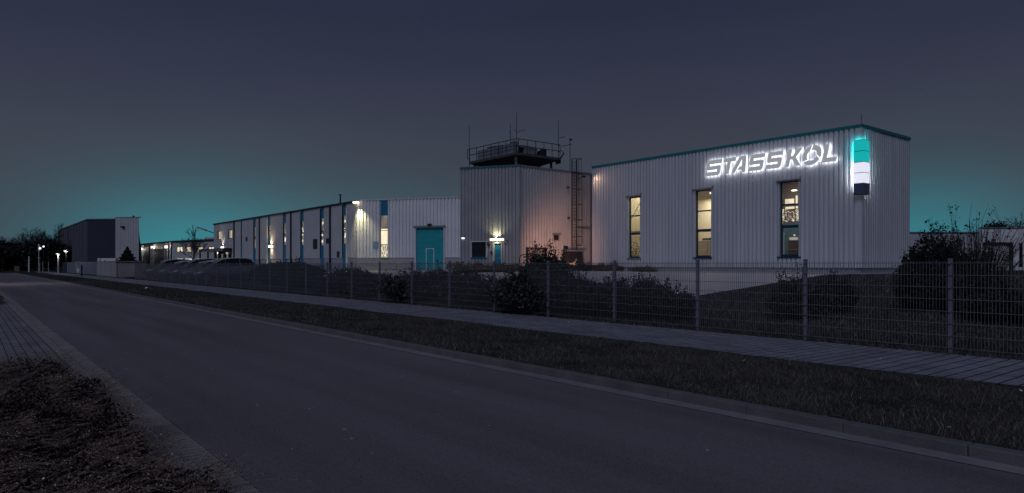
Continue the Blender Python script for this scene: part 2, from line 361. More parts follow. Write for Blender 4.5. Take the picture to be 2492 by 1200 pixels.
# the road follows its kerbs, then swings left at the far end
ROADEND = 150
sheet('road', 1.56, 6.06, -30, ROADEND, -.10, 'asphalt')
sheet('side_road', -160, 1.56, 118, 128, -.098, 'asphalt')
sheet('gutter', 6.05, 6.28, -30, ROADEND, -.094, 'gutter')
sheet('left_gutter', 1.30, 1.57, -30, 118, -.094, 'gutterp')
b = MB()
k = -30
while k < 145:
    b.box(6.27 + random.uniform(-.003, .003), 6.41, k + .0025, k + .9975, -.13, .0 + random.uniform(-.002, .002)); k += 1
o = struct(b.build('kerb', 'kerb', bevel=.012))
b = MB(); k = -30
while k < 117:
    b.box(1.20, 1.305, k + .002, k + .998, -.13, -.055); k += 1
struct(b.build('left_kerb', 'gutter', bevel=.008))
sheet('left_pavement', -4, 1.205, -30, 118, -.062, 'pavel')
# pavement with a ragged grass-eaten edge
b = MB(); ys = np.arange(-30, 160, .25); vs = []; fs = []
for i, y in enumerate(ys):
    e = 9.80 + .05 * math.sin(y * .9) + random.uniform(-.035, .035); vs += [(e, y, -.004), (12.46 + random.uniform(-.03, .03), y, -.004)]
    if i: fs.append((2 * i - 2, 2 * i - 1, 2 * i + 1, 2 * i))
struct(b.add(vs, fs).build('pavement', 'paver'))
# the yard in front of the halls, one long paved apron
b = MB(); vs = []; fs = []
yx = [19, 20, 24, 28, 33, 38, 60]; edge = [14.6, 14.8, 15.4, 16.0, 16.8, 17.6, 17.6]
for j, t in enumerate((0, .05, .2, .5, 1)):
    for x, e in zip(yx, edge): vs.append((x, e + (118 - e) * t, ground_z(x) + .006))
n = len(yx); fs = [(j * n + i, j * n + i + 1, (j + 1) * n + i + 1, (j + 1) * n + i) for j in range(4) for i in range(n - 1)]
struct(b.add(vs, fs).build('yard', 'yard'))

# ------------------------------------------------------------------ grass
def blades(x, y, z, h, w):
    n = len(x); a = rng.uniform(0, 2 * np.pi, n); ln = rng.normal(0, .45, (n, 2)) * h[:, None]
    v = np.empty((n, 3, 3)); dx, dy = np.cos(a) * w, np.sin(a) * w
    v[:, 0] = np.stack([x - dx, y - dy, z], 1); v[:, 1] = np.stack([x + dx, y + dy, z], 1); v[:, 2] = np.stack([x + ln[:, 0], y + ln[:, 1], z + h], 1)
    return v.reshape(-1, 3)
def tuft(x0, x1, y0, y1, dens, h0, h1, w):
    n = int((x1 - x0) * (y1 - y0) * dens); x = rng.uniform(x0, x1, n); y = rng.uniform(y0, y1, n)
    p = .5 + .28 * np.sin(x * 2.3 + 1.7 * np.sin(y * 1.1)) * np.sin(y * 1.9 + x) + .22 * np.sin(x * 5.1 + 2 * np.sin(y * .7)) * np.sin(y * 4.3 - x * 2)
    keep = rng.uniform(0, 1, n) < np.clip(.15 + 1.1 * p, 0, 1); x, y, p = x[keep], y[keep], p[keep]
    h = rng.uniform(h0, h1, len(x)) * (.55 + .9 * p); return x, y, h, w * rng.uniform(.6, 1.3, len(x))
G = []
for (y0, y1, dn, w) in ((-1, 8, 5200, .0022), (8, 16, 2400, .0032), (16, 32, 700, .006), (32, 70, 110, .015)):
    x, y, h, w_ = tuft(6.42, 9.84, y0, y1, dn, .012, .042, w); G.append(blades(x, y, np.full(len(x), -.012), h, w_))
for (y0, y1, dn, w) in ((-1, 10, 1200, .004), (10, 30, 500, .006), (30, 60, 150, .012)):
    x, y, h, w_ = tuft(12.42, 13.0, y0, y1, dn, .03, .10, w); G.append(blades(x, y, np.full(len(x), -.012), h, w_))
x, y, h, w_ = tuft(13.0, 20, -4, 26, 260, .04, .13, .009); G.append(blades(x, y, .045 * (x - 13) - .01, h, w_))
x, y, h, w_ = tuft(20, 40, -8, 15.0, 60, .04, .13, .018); G.append(blades(x, y, np.minimum(.9, .045 * (x - 13)) - .01, h, w_))
struct(npmesh('grass', np.concatenate(G), 3, 'grass'), 'stuff')
G = []
for (y0, y1, dn, w) in ((-1, 9, 130, .0022), (9, 20, 40, .004), (20, 45, 10, .008)):
    for xa, xb, mul in ((6.42, 7.3, 2.2), (7.3, 9.7, .8)):
        x, y, h, w_ = tuft(xa, xb, y0, y1, dn * mul, .03, .10, w); G.append(blades(x, y, np.full(len(x), -.012), h, w_))
struct(npmesh('dry_grass', np.concatenate(G), 3, 'straw'), 'stuff')

# ------------------------------------------------------------------ foliage makers
def leaf_quads(c, size, tilt=None):
    n = len(c); a = rng.normal(size=(n, 3)); a /= np.linalg.norm(a, axis=1)[:, None]; b = np.cross(a, rng.normal(size=(n, 3))); b /= np.linalg.norm(b, axis=1)[:, None]
    s = size * rng.uniform(.6, 1.4, (n, 1)); a = a * s; b = b * s * .55
    return np.stack([c - a, c - b, c + a, c + b], 1).reshape(-1, 3)
def lobes(center, ext, nl, npl, spread=.62, core=.35):
    """leaf centres gathered in uneven lobes filling an ellipsoid"""
    P = []
    for i in range(nl):
        while True:
            q = rng.uniform(-1, 1, 3)
            if np.linalg.norm(q) < 1 and q[2] > -.9: break
        q = q * spread; r = rng.uniform(.22, .5)
        d = rng.normal(size=(npl, 3)); d /= np.linalg.norm(d, axis=1)[:, None]; rr = r * rng.uniform(core, 1.08, (npl, 1)) ** .6
        P.append(q + d * rr)
    return np.concatenate(P) * np.array(ext) + np.array(center)
def bush(name, label, cat, loc, ext, m='leaf', nl=26, npl=160, size=.05, group=None, twigs=12, twigm='bark', tall=1.15, spray=None):
    t = thing(name, label, cat, loc, group); c = (loc[0], loc[1], loc[2] + ext[2] * .92)
    P = lobes(c, ext, nl, npl); P = P[P[:, 2] > loc[2]]
    V = leaf_quads(P, size); tb = MB()
    for i in range(twigs):
        a = random.uniform(0, 6.28); q = random.uniform(.2, .95)
        e = Vector((loc[0] + math.cos(a) * ext[0] * q, loc[1] + math.sin(a) * ext[1] * q, loc[2] + ext[2] * random.uniform(1.5, 2.0 * tall) * (1.15 - .4 * q)))
        s_ = Vector((loc[0] + math.cos(a) * ext[0] * .15, loc[1] + math.sin(a) * ext[1] * .15, loc[2] - .05)); mid = (s_ + e) / 2 + Vector((0, 0, ext[2] * .25))
        tb.tube(s_, mid, .018, .010, 4, False); tb.tube(mid, e, .010, .004, 4, False)
        n = 24; w = rng.uniform(.45, 1, n); L = np.array(mid) + (np.array(e) - np.array(mid)) * w[:, None] + rng.normal(0, size * 1.1, (n, 3)); V = np.concatenate([V, leaf_quads(L, size * .8)])
    npmesh('foliage', V, 4, m, t); tb.build('stems', twigm, t); return t
def bare_tree(name, label, loc, h, group=None, seed=0, levels=5, spread=.55, r0=None, m='bark', trunk=.35, nb=3, rm=.0013):
    rnd = random.Random(seed); t = thing(name, label, 'tree', loc, group); tr = MB(); cr = MB(); r0 = r0 or h * .022
    top = Vector(loc) + Vector((rnd.uniform(-.02, .02) * h, rnd.uniform(-.02, .02) * h, h * trunk))
    tr.tube(Vector(loc) - Vector((0, 0, .1)), top, r0, r0 * .75, 8)
    def grow(p, d, L, r, lev):
        if lev == 0: return
        q = p + d * L; mid = p + d * L * .5 + Vector((rnd.gauss(0, 1), rnd.gauss(0, 1), rnd.gauss(0, .5))) * L * .05
        cr.tube(p, mid, r, r * .85, 4 if lev < 4 else 6, False); cr.tube(mid, q, r * .85, r * .7, 4 if lev < 4 else 6, False)
        for i in range(nb if lev > 1 else 0):
            nd = (d + Vector((rnd.gauss(0, spread), rnd.gauss(0, spread), rnd.gauss(.12, spread * .5)))).normalized(); grow(q if i else q, nd, L * rnd.uniform(.62, .85), max(r * .62, h * rm), lev - 1)
        if lev > 1:
            nd = (d + Vector((rnd.gauss(0, spread), rnd.gauss(0, spread), 0))).normalized(); grow(mid, nd, L * .6, max(r * .5, h * rm), lev - 1)
    grow(top, Vector((0, 0, 1)), h * .22, r0 * .7, levels)
    for i in range(4):
        a = rnd.uniform(0, 6.28); grow(top - Vector((0, 0, rnd.uniform(0, h * .08))), Vector((math.cos(a) * .8, math.sin(a) * .8, .75)).normalized(), h * .2, r0 * .5, levels)
    tr.build('trunk', m, t); cr.build('crown', m, t); return t
def leafy_tree(name, label, loc, h, w, m='leafd', group=None, nl=40, npl=120, size=.25, trunk=.25):
    t = thing(name, label, 'tree', loc, group); tr = MB(); tr.tube(loc, (loc[0], loc[1], loc[2] + h * .6), h * .03, h * .015, 7)
    for i in range(5):
        a = i * 1.3; tr.tube((loc[0], loc[1], loc[2] + h * .35), (loc[0] + math.cos(a) * w * .35, loc[1] + math.sin(a) * w * .35, loc[2] + h * .7), h * .012, h * .005, 5)
    tr.build('trunk', 'bark', t); hh = h * (1 - trunk) / 2
    P = lobes((loc[0], loc[1], loc[2] + h - hh), (w / 2 * 1.1, w / 2 * 1.1, hh * 1.05), nl, npl); npmesh('crown', leaf_quads(P, size), 4, m, t); return t

# ------------------------------------------------------------------ BIG HALL with the lit sign
X0 = 42.0; GZ = .9
big = Wall((X0, W(2095, 1)[1] / W(2095, 1)[0] * X0), (X0, W(1443, 1)[1] / W(1443, 1)[0] * X0))   # from near corner, away
yc, yf = big.p0.y, big.p0.y + big.L
a_, b_ = ray(2210); XS = yc * a_ / b_
side = Wall((X0, yc), (XS, yc))
ztop = ZZ(303, big.at(2095)[1]); zcl = GZ + .33
hall = thing('production_hall', 'tall ribbed grey hall with teal roof edge under the glowing letters', 'building', (X0, yc, GZ))
wz0, wz1 = ZZ(628, big.at(1545)[1]), ZZ(441, big.at(1922)[1])
wins = []
for pa, pb in ((1531, 1560), (1693, 1733), (1898, 1946)): wins.append((big.s(pb), big.s(pa)))
wall = big.clad(MB(), zcl, ztop - .18, [(a, b, wz0, wz1) for a, b in wins], .31, .125).build('front_wall', 'clad', hall)
side.clad(MB(), zcl, ztop - .18, [], .31, .10).build('side_wall', 'clad', hall)
m = MB(); m.box(X0 + .02, XS, yc + .02, yf, GZ - .6, zcl - .01); m.build('plinth', 'plinth', hall)
m = MB(); big.box(m, -.16, big.L, ztop - .185, ztop, -.15, .16); m.box(X0 + .15, XS + .05, yc - .16, yc + .15, ztop - .185, ztop); m.build('roof_trim', 'tealt', hall)
MB().box(X0 + .15, XS, yc + .15, yf, ztop - .5, ztop - .25).build('roof', 'roof', hall)
m = MB(); m.box(XS - .1, XS, yc + .1, yf, zcl, ztop - .3); m.box(X0 + .1, XS - .1, yf - .12, yf - .02, zcl, ztop - .3); m.build('rear_wall', 'clad2', hall)
m = MB(); big.box(m, -.10, .10, zcl, ztop - .2, .127, .14); m.box(X0 - .14, X0 + .10, yc - .14, yc - .105, zcl, ztop - .2); m.build('corner_flashing', 'clad', hall)
MB().tube((X0 + .3, yc + .1, ztop), (X0 + .3, yc + .1, ztop + .65), .015).build('lightning_rod', 'dark', hall)
for i, (a, b) in enumerate(wins):
    fr = MB(); d0, d1 = -.16, -.06; w = .09
    big.box(fr, a, a + w, wz0 + .14, wz1, d0, d1); big.box(fr, b - w, b, wz0 + .14, wz1, d0, d1)
    big.box(fr, a + w, b - w, wz1 - w, wz1, d0, d1); big.box(fr, a, b, wz0, wz0 + .14, d0, d1 + .01)
    t1 = wz1 - (wz1 - wz0) * .31; t2 = wz1 - (wz1 - wz0) * .60
    big.box(fr, a + w, b - w, t1 - .05, t1 + .05, d0, d1 + .004); big.box(fr, a + w, b - w, t2 - .10, t2 + .10, d0, d1 + .008)
    for q in (a + w, b - w - .05): big.box(fr, q, q + .05, wz0 + .14, t2 - .1, d0 + .02, d1 + .004)
    f = fr.build('window', 'frame', hall)
    big.quad(MB(), a + w, b - w, wz0 + .14, wz1 - w, -.12).build('pane', 'glass', f)
    r = MB(); big.box(r, a - .05, a, wz0 - .02, wz1 + .05, -.2, .135); big.box(r, b, b + .05, wz0 - .02, wz1 + .05, -.2, .135); r.build('reveal', 'clad', f)
    r = MB(); big.box(r, a - .16, b + .16, wz1 + .0, wz1 + .09, -.1, .26); big.box(r, a - .17, a - .16 + .01, wz1 + .09, wz1 + .22, -.02, .26); r.build('lintel', 'trim', f)
    r = MB(); big.box(r, a - .10, b + .10, wz0 - .09, wz0, -.1, .2); r.build('sill', 'frame' if i else 'trim', f)
# rooms behind the tall windows
def room(a0, a1, z0, z1, depth, mats, name='room_wall'):
    m = MB(); big.box(m, a0, a1, z0, z1, -depth - .08, -depth); m.build(name, mats[0], hall)
    for q0 in (a0 - .06, a1): m = MB(); big.box(m, q0, q0 + .06, z0, z1, -depth, -.22); m.build('partition', mats[1], hall)
    m = MB(); big.box(m, a0, a1, z0 - .06, z0, -depth, -.22); m.build('room_floor', 'wood', hall)
    m = MB(); big.box(m, a0, a1, z1, z1 + .06, -depth, -.22); m.build('room_ceiling', mats[2], hall)
def area_in(a, z, dep, w, h, e, colr):
    l = bpy.data.lights.new('room_light', 'AREA'); l.shape = 'RECTANGLE'; l.size = w; l.size_y = h; l.energy = e; l.color = colr
    o = bpy.data.objects.new('room_light', l); COL.objects.link(o); o.parent = hall; o.location = Vector(big.pt(a, -dep, z)) - ORG[hall.name]; return o
c1, c2, c3 = [(a + b) / 2 for a, b in wins]
room(c1 - 1.4, c1 + 4.2, 1.25, 8.9, 3.2, ('room', 'room', 'room')); area_in(c1 + 1.2, 8.6, 1.7, 3, 2, 210, (1, .92, .70))
room(c2 - 1.4, c2 + 4.4, 1.25, 8.4, 3.6, ('room', 'room', 'roomd')); area_in(c2 + 1.5, 6.6, 1.9, 2.5, 1.5, 150, (1, .90, .72))
room(c3 - 1.4, c3 + 4.9, 1.25, 8.4, 5.6, ('roomd', 'roomt', 'roomd')); area_in(c3 + 1.5, 7.6, 2.6, 3, 2, 150, (1, .84, .72))
def deep(dep): return Wall((X0 + dep, yc - 8), (X0 + dep, yf + 8))
def pbox(m, p0, p1, t, b, dep, th=.05):
    """a box whose front face lies dep metres behind the facade"""
    w = deep(dep); s0, s1 = sorted((w.s(p0), w.s(p1))); pm_ = (p0 + p1) / 2; w.box(m, s0, s1, w.z(pm_, b), w.z(pm_, t), -th, 0); return w.pt((s0 + s1) / 2, 0, w.z(pm_, b))
m = MB(); wd = deep(.9); m.tube(wd.pt(wd.s(1562), 0, wd.z(1562, 486)), wd.pt(wd.s(1529), 0, wd.z(1529, 546)), .022); m.build('brace', 'dark', hall)
m = MB(); pbox(m, 1525, 1568, 562, 565, 2.9); m.build('rail', 'trim', hall)
wd = deep(.8); ps = wd.pt(wd.s(1546), 0, 1.25); pl = thing('indoor_plant', 'dense indoor plants filling the lowest pane of the leftmost tall window', 'plant', ps)
P = np.array((ps[0], ps[1], 2.35)) + rng.normal(0, 1, (1500, 3)) * np.array([.22, .5, .6]); P = P[P[:, 2] > 1.3]; npmesh('leaves', leaf_quads(P, .04), 4, 'leaf', pl)
MB().tube(ps, (ps[0], ps[1], 1.7), .25, .32, 12).build('pot', 'wood', pl)
m = MB(); wd = deep(1.6); q = pbox(m, 1700, 1729, 586, 622, 1.6, .7); cb = thing('cream_cabinet', 'cream cabinet with flat machine on top seen through middle tall window', 'cabinet', q); m.v and None
m.build('body', 'cream', cb); m = MB(); pbox(m, 1699.5, 1729.5, 584.6, 586, 1.55, .8); m.build('top', 'white', cb); m = MB(); pbox(m, 1721, 1721.6, 587, 618, 1.585, .01); m.build('door_gap', 'dark', cb)
mc = MB(); q = pbox(mc, 1709, 1727, 579.5, 584.4, 1.8, .4); tag(mc.build('desk_machine', 'dark', loc=q), 'flat black machine lying on the cream cabinet behind middle window', 'machine')
q = wd.pt(wd.s(1729), 0, wd.z(1729, 470)); tag(MB().ball(q, .07).build('ceiling_lamp', 'lampw', loc=q), 'tiny round lamp at the top right of the middle tall window', 'lamp')
m = MB(); q = pbox(m, 1918, 1946, 584.5, 626, 2.0, .8); ct = thing('brown_counter', 'dark brown counter with shelf in lowest pane of tall window under the letters', 'counter', q); m.build('body', 'wood', ct)
m = MB(); pbox(m, 1918, 1946, 606, 607.5, 1.96, .04); m.build('shelf', 'cream', ct)
m = MB(); q = pbox(m, 1921, 1943, 577.5, 584, 2.2, .4); tag(m.build('glass_display', EM('display_glow', (1, .84, .58), .3), loc=q), 'glowing low glass display on top of the brown counter', 'display')
m = MB(); pbox(m, 1897, 1950, 543, 640, 5.2, .1); m.build('teal_partition', 'roomt', hall)
m = MB(); pbox(m, 1904.6, 1907.6, 566, 628, 1.2, .08); m.build('white_post', 'white', hall)
for i, (a, b, t, bt, dep, nm_) in enumerate(((1910.4, 1931.6, 484, 495.5, 4.6, 'square amber panel glowing in the top pane of the right tall window'), (1900, 1903.4, 472, 486, 4.6, 'tall amber panel at the left inside the right tall window'), (1936.4, 1940.3, 476, 495.5, 4.6, 'tall amber panel at the right inside the right tall window'), (1911, 1932.5, 503, 508.5, 4.2, 'long low amber strip behind the transom of the right tall window'), (1936.5, 1941, 502, 507, 4.2, 'short amber block right of the low strip in right tall window'))):
    mm = MB(); q = pbox(mm, a, b, t, bt, dep); tag(mm.build('light_screen', 'paneA', loc=q), nm_, 'light screen', 'lit screens inside the right tall window')
wd = deep(1.6); q = wd.pt(wd.s(1933), 0, wd.z(1933, 463.5)); tag(MB().ball(q, .22, .5, 1, .26, 12, 6).build('ceiling_lamp', EM('white_oval_lamp', (1, .9, .75), 2.2), loc=q), 'oval white lamp glowing near the top of right tall window', 'lamp')
m = MB(); wd = deep(3.4)
for i in range(260):
    px = rng.choice([rng.uniform(1901, 1909), rng.uniform(1911, 1934), rng.uniform(1937, 1945)]); py = rng.uniform(510, 538); e = rng.uniform(.012, .035); a = wd.s(px); z = wd.z(px, py); wd.box(m, a, a + e, z, z + e * 1.6, -.02, 0)
o = m.build('glitter_curtain', 'paneA', loc=wd.pt(wd.s(1922), 0, 4)); tag(o, 'hanging curtain of small glittering lights behind middle pane of right tall window', 'curtain'); o['kind'] = 'stuff'
for i, (px, py) in enumerate(((1901.7, 541.7), (1913.9, 538.5), (1930, 536.7), (1933, 572.6))):
    mm = MB(); q = pbox(mm, px - 2.2, px + 2.2, py - 1.8, py + 1.8, 1.6); tag(mm.build('small_lamp', 'paneD', loc=q), ['leftmost of three small lamps above the teal transom', 'middle of three small lamps above the teal transom', 'rightmost of three small lamps above the teal transom', 'single small lamp above the glass display on the counter'][i], 'lamp', 'small lamps in the right tall window')

# ---- the letters, each a face plate with a lit edge and a backlight that washes the sheet behind
def letter_shapes():
    t = .255
    def S(w):
        r = .10
        return [[(0, 0), (w - r, 0), (w, r), (w, .5 + t / 2 - r), (w - r, .5 + t / 2), (t, .5 + t / 2), (t, 1 - t), (w, 1 - t), (w, 1), (r, 1), (0, 1 - r), (0, .5 - t / 2 + r), (r, .5 - t / 2), (w - t, .5 - t / 2), (w - t, t), (0, t)]]
    def T(w): return [[(0, 1 - t), (w / 2 - t / 2, 1 - t), (w / 2 - t / 2, 0), (w / 2 + t / 2, 0), (w / 2 + t / 2, 1 - t), (w, 1 - t), (w, 1), (0, 1)]]
    def A(w):
        sh = .18; return [[(-.18, 0), (.10, 0), (.24, .2), (w - .30, .2), (w - .28, 0), (w, 0), (w - .18, 1), (w - .50, 1)], ]
    def K(w): return [[(0, 0), (t, 0), (t, .40), (.36, .40), (w - .32, 0), (w, 0), (.58, .50), (w - .10, 1), (w - .42, 1), (.36, .60), (t, .60), (t, 1), (0, 1)]]
    def L(w): return [[(0, 0), (w, 0), (w, t), (t, t), (t, 1), (0, 1)]]
    def O(w):
        polys = []; cx, cy, ro, ri = w / 2, .5, .57, .29
        for k in range(3):
            a0 = R(100 + k * 120); n = 12; po = []
            for i in range(n + 1): a = a0 + R(113) * i / n; po.append((cx + ro * math.cos(a) * .98, cy + ro * math.sin(a)))
            for i in range(n, -1, -1):
                a = a0 + R(22) + R(108) * i / n; po.append((cx + ri * math.cos(a), cy + ri * math.sin(a)))
            polys.append(po)
        return polys
    return S, T, A, K, L, O
LS, LT, LA, LK, LL, LO = letter_shapes()
sgn = Wall((X0, yc), (X0, yf))
SX = X0 - .26
sw = Wall((SX, yc), (SX, yf))
zb = ZZ(430, sw.at(1718)[1]); lh = ZZ(392, sw.at(1722)[1]) - zb
sign = thing('lit_letter_sign', 'backlit grey letters STASSKOL glowing white on the ribbed hall', 'sign', (SX, sw.p0.y + sw.s(2040), zb))
spec = [(LS, 1716, 1752), (LT, 1755, 1786), (LA, 1783, 1815), (LS, 1821, 1856), (LS, 1864, 1900), (LK, 1911, 1950), (LO, 1953, 1992), (LL, 2000, 2036)]
import mathutils.geometry as mg
def plate(m, poly, toY, x0, x1):
    """extrude a letter outline (in letter units) between planes x0 (front) and x1 (back)"""
    pts = [toY(p) for p in poly]; tri = mg.tessellate_polygon([[Vector((a, b, 0)) for a, b in pts]])
    n = len(pts); vs = [(x0, a, b) for a, b in pts] + [(x1, a, b) for a, b in pts]
    m[0].add(vs[:n], [tuple(q) for q in tri]); 
    if m[1] is not None: m[1].add(vs, [(i, (i + 1) % n, n + (i + 1) % n, n + i) for i in range(n)])
    if m[2] is not None: m[2].add(vs[n:], [tuple(q)[::-1] for q in tri])
SH = .22
for fn, pa, pb in spec:
    ya, yb = sw.p0.y + sw.s(pa), sw.p0.y + sw.s(pb); wid = (ya - yb) / lh; polys = fn(wid)
    toY = lambda p: (ya - (p[0] + SH * p[1]) * lh, zb + p[1] * lh)
    mf, me_, mbk = MB(), MB(), MB()
    if fn is LA:   # an A with a triangular counter: three strokes
        polys = [[(-.10, 0), (.17, 0), (wid - .46, 1), (wid - .72 + .03, 1)][:2] + [(wid - .40, .80), (wid - .40, 1), (wid - .62, 1)], [(wid - .40, .80), (wid - .28, 0), (wid, 0), (wid - .14, 1), (wid - .40, 1)], [(.30, .17), (wid - .30, .17), (wid - .335, .40), (.46, .40)]]
        polys[2] = [(.285, .17), (wid - .304, .17), (wid - .335, .38), (.43, .38)]
    for po in polys: plate((mf, me_, mbk), po, toY, SX - .06, SX - .0)
    lt = mf.build('letter', 'faceg', sign); me_.build('edge', 'edge', lt); mbk.build('backlight', 'halo', lt)

# ---- the stack of light boxes wrapped round the corner
bx0, by0 = X0 - .40, yc - .40
fa = Wall((bx0, by0), (bx0, by0 + 5)); 
# outer corner on the ray of px 2103
a_, b_ = ray(2103); bx0 = X0 - .50; by0 = bx0 * b_ / a_
ylen = bx0 * ray(2077)[1] / ray(2077)[0]; xlen = by0 * ray(2116)[0] / ray(2116)[1]
Dk = by0 / b_; zs = [ZZ(p, Dk) for p in (339, 366, 393, 419, 445, 472)]
stack = thing('light_box_column', 'column of cyan, white and unlit boxes wrapped around hall corner', 'sign', (bx0, by0, zs[-1]))
for i in range(5):
    z1, z0 = zs[i], zs[i + 1]; mm = MB()
    P = [(bx0, by0), (xlen, by0), (xlen, yc - .25), (X0 - .25, yc - .25), (X0 - .25, ylen), (bx0, ylen)]
    mm.hexa(P, z0 + .02, z1 - .02); bo = mm.build('light_box', ['cyanbox', 'cyanbox', 'whitebox', 'whitebox', 'navy'][i], stack)
    bo['label'] = ['topmost glowing cyan box', 'second glowing cyan box', 'upper glowing white box', 'lower glowing white box', 'unlit navy box at the bottom'][i]
for i in range(4):  # added glow strips behind the boxes, brightening the ribs beside them
    z1, z0 = zs[i] - .06, zs[i + 1] + .06; mm = MB(); mm.box(X0 - .248, X0 - .24, yc - .1, ylen - .02, z0, z1); mm.box(X0 - .1, xlen - .02, yc - .248, yc - .24, z0, z1)
    mm.build('backlight', EM('added_box_glow', (.01, .8, .8) if i < 2 else (.9, .95, 1), 55 if i < 2 else 140), [c for c in stack.children][i])
mm = MB()
for z in zs: mm.hexa([(bx0 + .02, by0 + .02), (xlen - .02, by0 + .02), (xlen - .02, yc - .23), (X0 - .23, yc - .23), (X0 - .23, ylen - .02), (bx0 + .02, ylen - .02)], z - .017, z + .017)
mm.build('divider', 'dark', stack)

# ------------------------------------------------------------------ TOWER
TD = 55.5; TA = W(1265, TD); TBx, TBy = W(1120, 57.3); Y1 = TA[1]
tl = Wall(TA, (TBx, TBy)); tr_ = Wall(TA, (TA[0] + 12, TA[1])); tl.out = .03; tr_.out = .04
tz = ZZ(400, TD)
tower = thing('tower_building', 'square ribbed tower block with blue door between the two halls', 'building', (TA[0], TA[1], GZ))
def rect(w, pa, pb, pt, pbm): return [w.s(min(pa, pb)) if w.u.dot(Vector((C_, -S))) > 0 else w.s(max(pa, pb)), w.s(max(pa, pb)) if w.u.dot(Vector((C_, -S))) > 0 else w.s(min(pa, pb)), w.z((pa + pb) / 2, pbm), w.z((pa + pb) / 2, pt)]
win_t = rect(tl, 1148, 1183, 589, 627); door_t = rect(tl, 1202, 1221, 591, 640); door_t[2] = GZ + .05
tl.clad(MB(), GZ - .3, tz - .16, [tuple(win_t), tuple(door_t)], .30, .08).build('left_wall', 'clad_shade', tower)
Lr = tr_.s(1443)
win_r = rect(tr_, 1347, 1359, 572, 584); 
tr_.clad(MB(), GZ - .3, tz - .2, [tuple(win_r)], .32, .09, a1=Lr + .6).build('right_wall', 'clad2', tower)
FP = [(TA[0] + .06, TA[1] + .06), (TBx + .06, TBy + .06), (37.15, 53.9), (46.5, 53.9), (46.5, Y1 + .06)]
MB().hexa(FP, tz - .7, tz - .35).build('roof', 'roof', tower)
m = MB(); tl.box(m, -.03, tl.L + .02, tz - .17, tz, -.2, .07); m.build('roof_trim', 'tealg', tower)
m = MB(); tr_.box(m, .06, Lr + .6, tz - .22, tz - .04, -.2, .07); m.build('parapet', 'trim', tower)
m = MB(); m.hexa([(TBx + .1, TBy + .1), (TBx + .2, TBy + .1), (37.25, 53.8), (37.15, 53.9)], GZ, tz - .1); m.box(37.2, 46.5, 53.8, 53.9, GZ, tz - .1); m.build('rear_wall', 'clad2', tower)
m = MB(); tl.box(m, 0, .14, GZ - .3, tz - .2, .032, .045); tr_.box(m, 0, .2, GZ - .3, tz - .24, .042, .055); m.build('corner_flashing', 'clad_shade', tower)
# window, door
fr = MB(); a0, a1, z0, z1 = win_t
for q in ((a0, a0 + .06, z0, z1), (a1 - .06, a1, z0, z1), (a0, a1, z0, z0 + .14), (a0, a1, z1 - .05, z1), ((a0 + a1) / 2 - .02, (a0 + a1) / 2 + .02, z0, z1)): tl.box(fr, *q, -.12, -.05 + random.random() * .01)
f = fr.build('window', 'frame', tower); tl.quad(MB(), a0, a1, z0, z1, -.10).build('pane', 'dglass', f)
m = MB(); tl.box(m, a0 - .1, a1 + .1, z1, z1 + .07, -.1, .10); tl.box(m, a0 - .1, a0, z0, z1, -.12, .05); tl.box(m, a1, a1 + .07, z0, z1, -.12, .05); m.build('surround', 'clad', f)
m = MB(); tl.box(m, a0 - .1, a1 + .1, z0 - .06, z0, -.1, .10); m.build('sill', 'tealb', f)
a0, a1, z0, z1 = door_t
m = MB(); tl.box(m, a0 + .05, a1 - .05, z0, z1 - .06, -.10, -.06); d = m.build('door', 'tealb', tower)
m = MB(); m.tube(tl.pt(a0 + .14, -.02, z0 + 1.0), tl.pt(a0 + .26, -.02, z0 + 1.0), .015); m.tube(tl.pt(a0 + .14, -.06, z0 + 1.0), tl.pt(a0 + .14, -.02, z0 + 1.0), .015); m.build('handle', 'chrome', d)
m = MB(); tl.box(m, a0 - .03, a0 + .05, z0, z1, -.12, .05); tl.box(m, a1 - .05, a1 + .10, z0, z1, -.12, .05); tl.box(m, a0 - .03, a1 + .1, z1 - .06, z1 + .05, -.12, .052); m.build('frame', 'cladw', d)
# small window on the right wall
a0, a1, z0, z1 = win_r; fr = MB()
tr_.box(fr, a0, a1, z0, z1, -.12, -.06); f = fr.build('window', 'dglass', tower)
m = MB(); tr_.box(m, a0 - .05, a0, z0, z1, -.1, .06); tr_.box(m, a1, a1 + .05, z0, z1, -.1, .06); tr_.box(m, a0 - .1, a1 + .1, z0 - .06, z0, -.1, .08); tr_.box(m, a0 - .17, a1 + .17, z1, z1 + .08, -.1, .22); m.build('surround', 'trim', f)
# dark door frame low on the right wall
a0, a1, z0, z1 = rect(tr_, 1279, 1326, 603, 645); z0 = GZ - .2
m = MB(); tr_.box(m, a0, a0 + .12, z0, z1, .0, .20); tr_.box(m, a1 - .1, a1, z0, z1, 0, .20); tr_.box(m, a0, a1, z1 - .12, z1, 0, .202); pf = m.build('porch_frame', 'dark', tower)
m = MB(); tr_.box(m, a0 + .12, a1 - .1, z0, z1 - .12, .045, .06); m.build('rear_door', 'trim', tower)
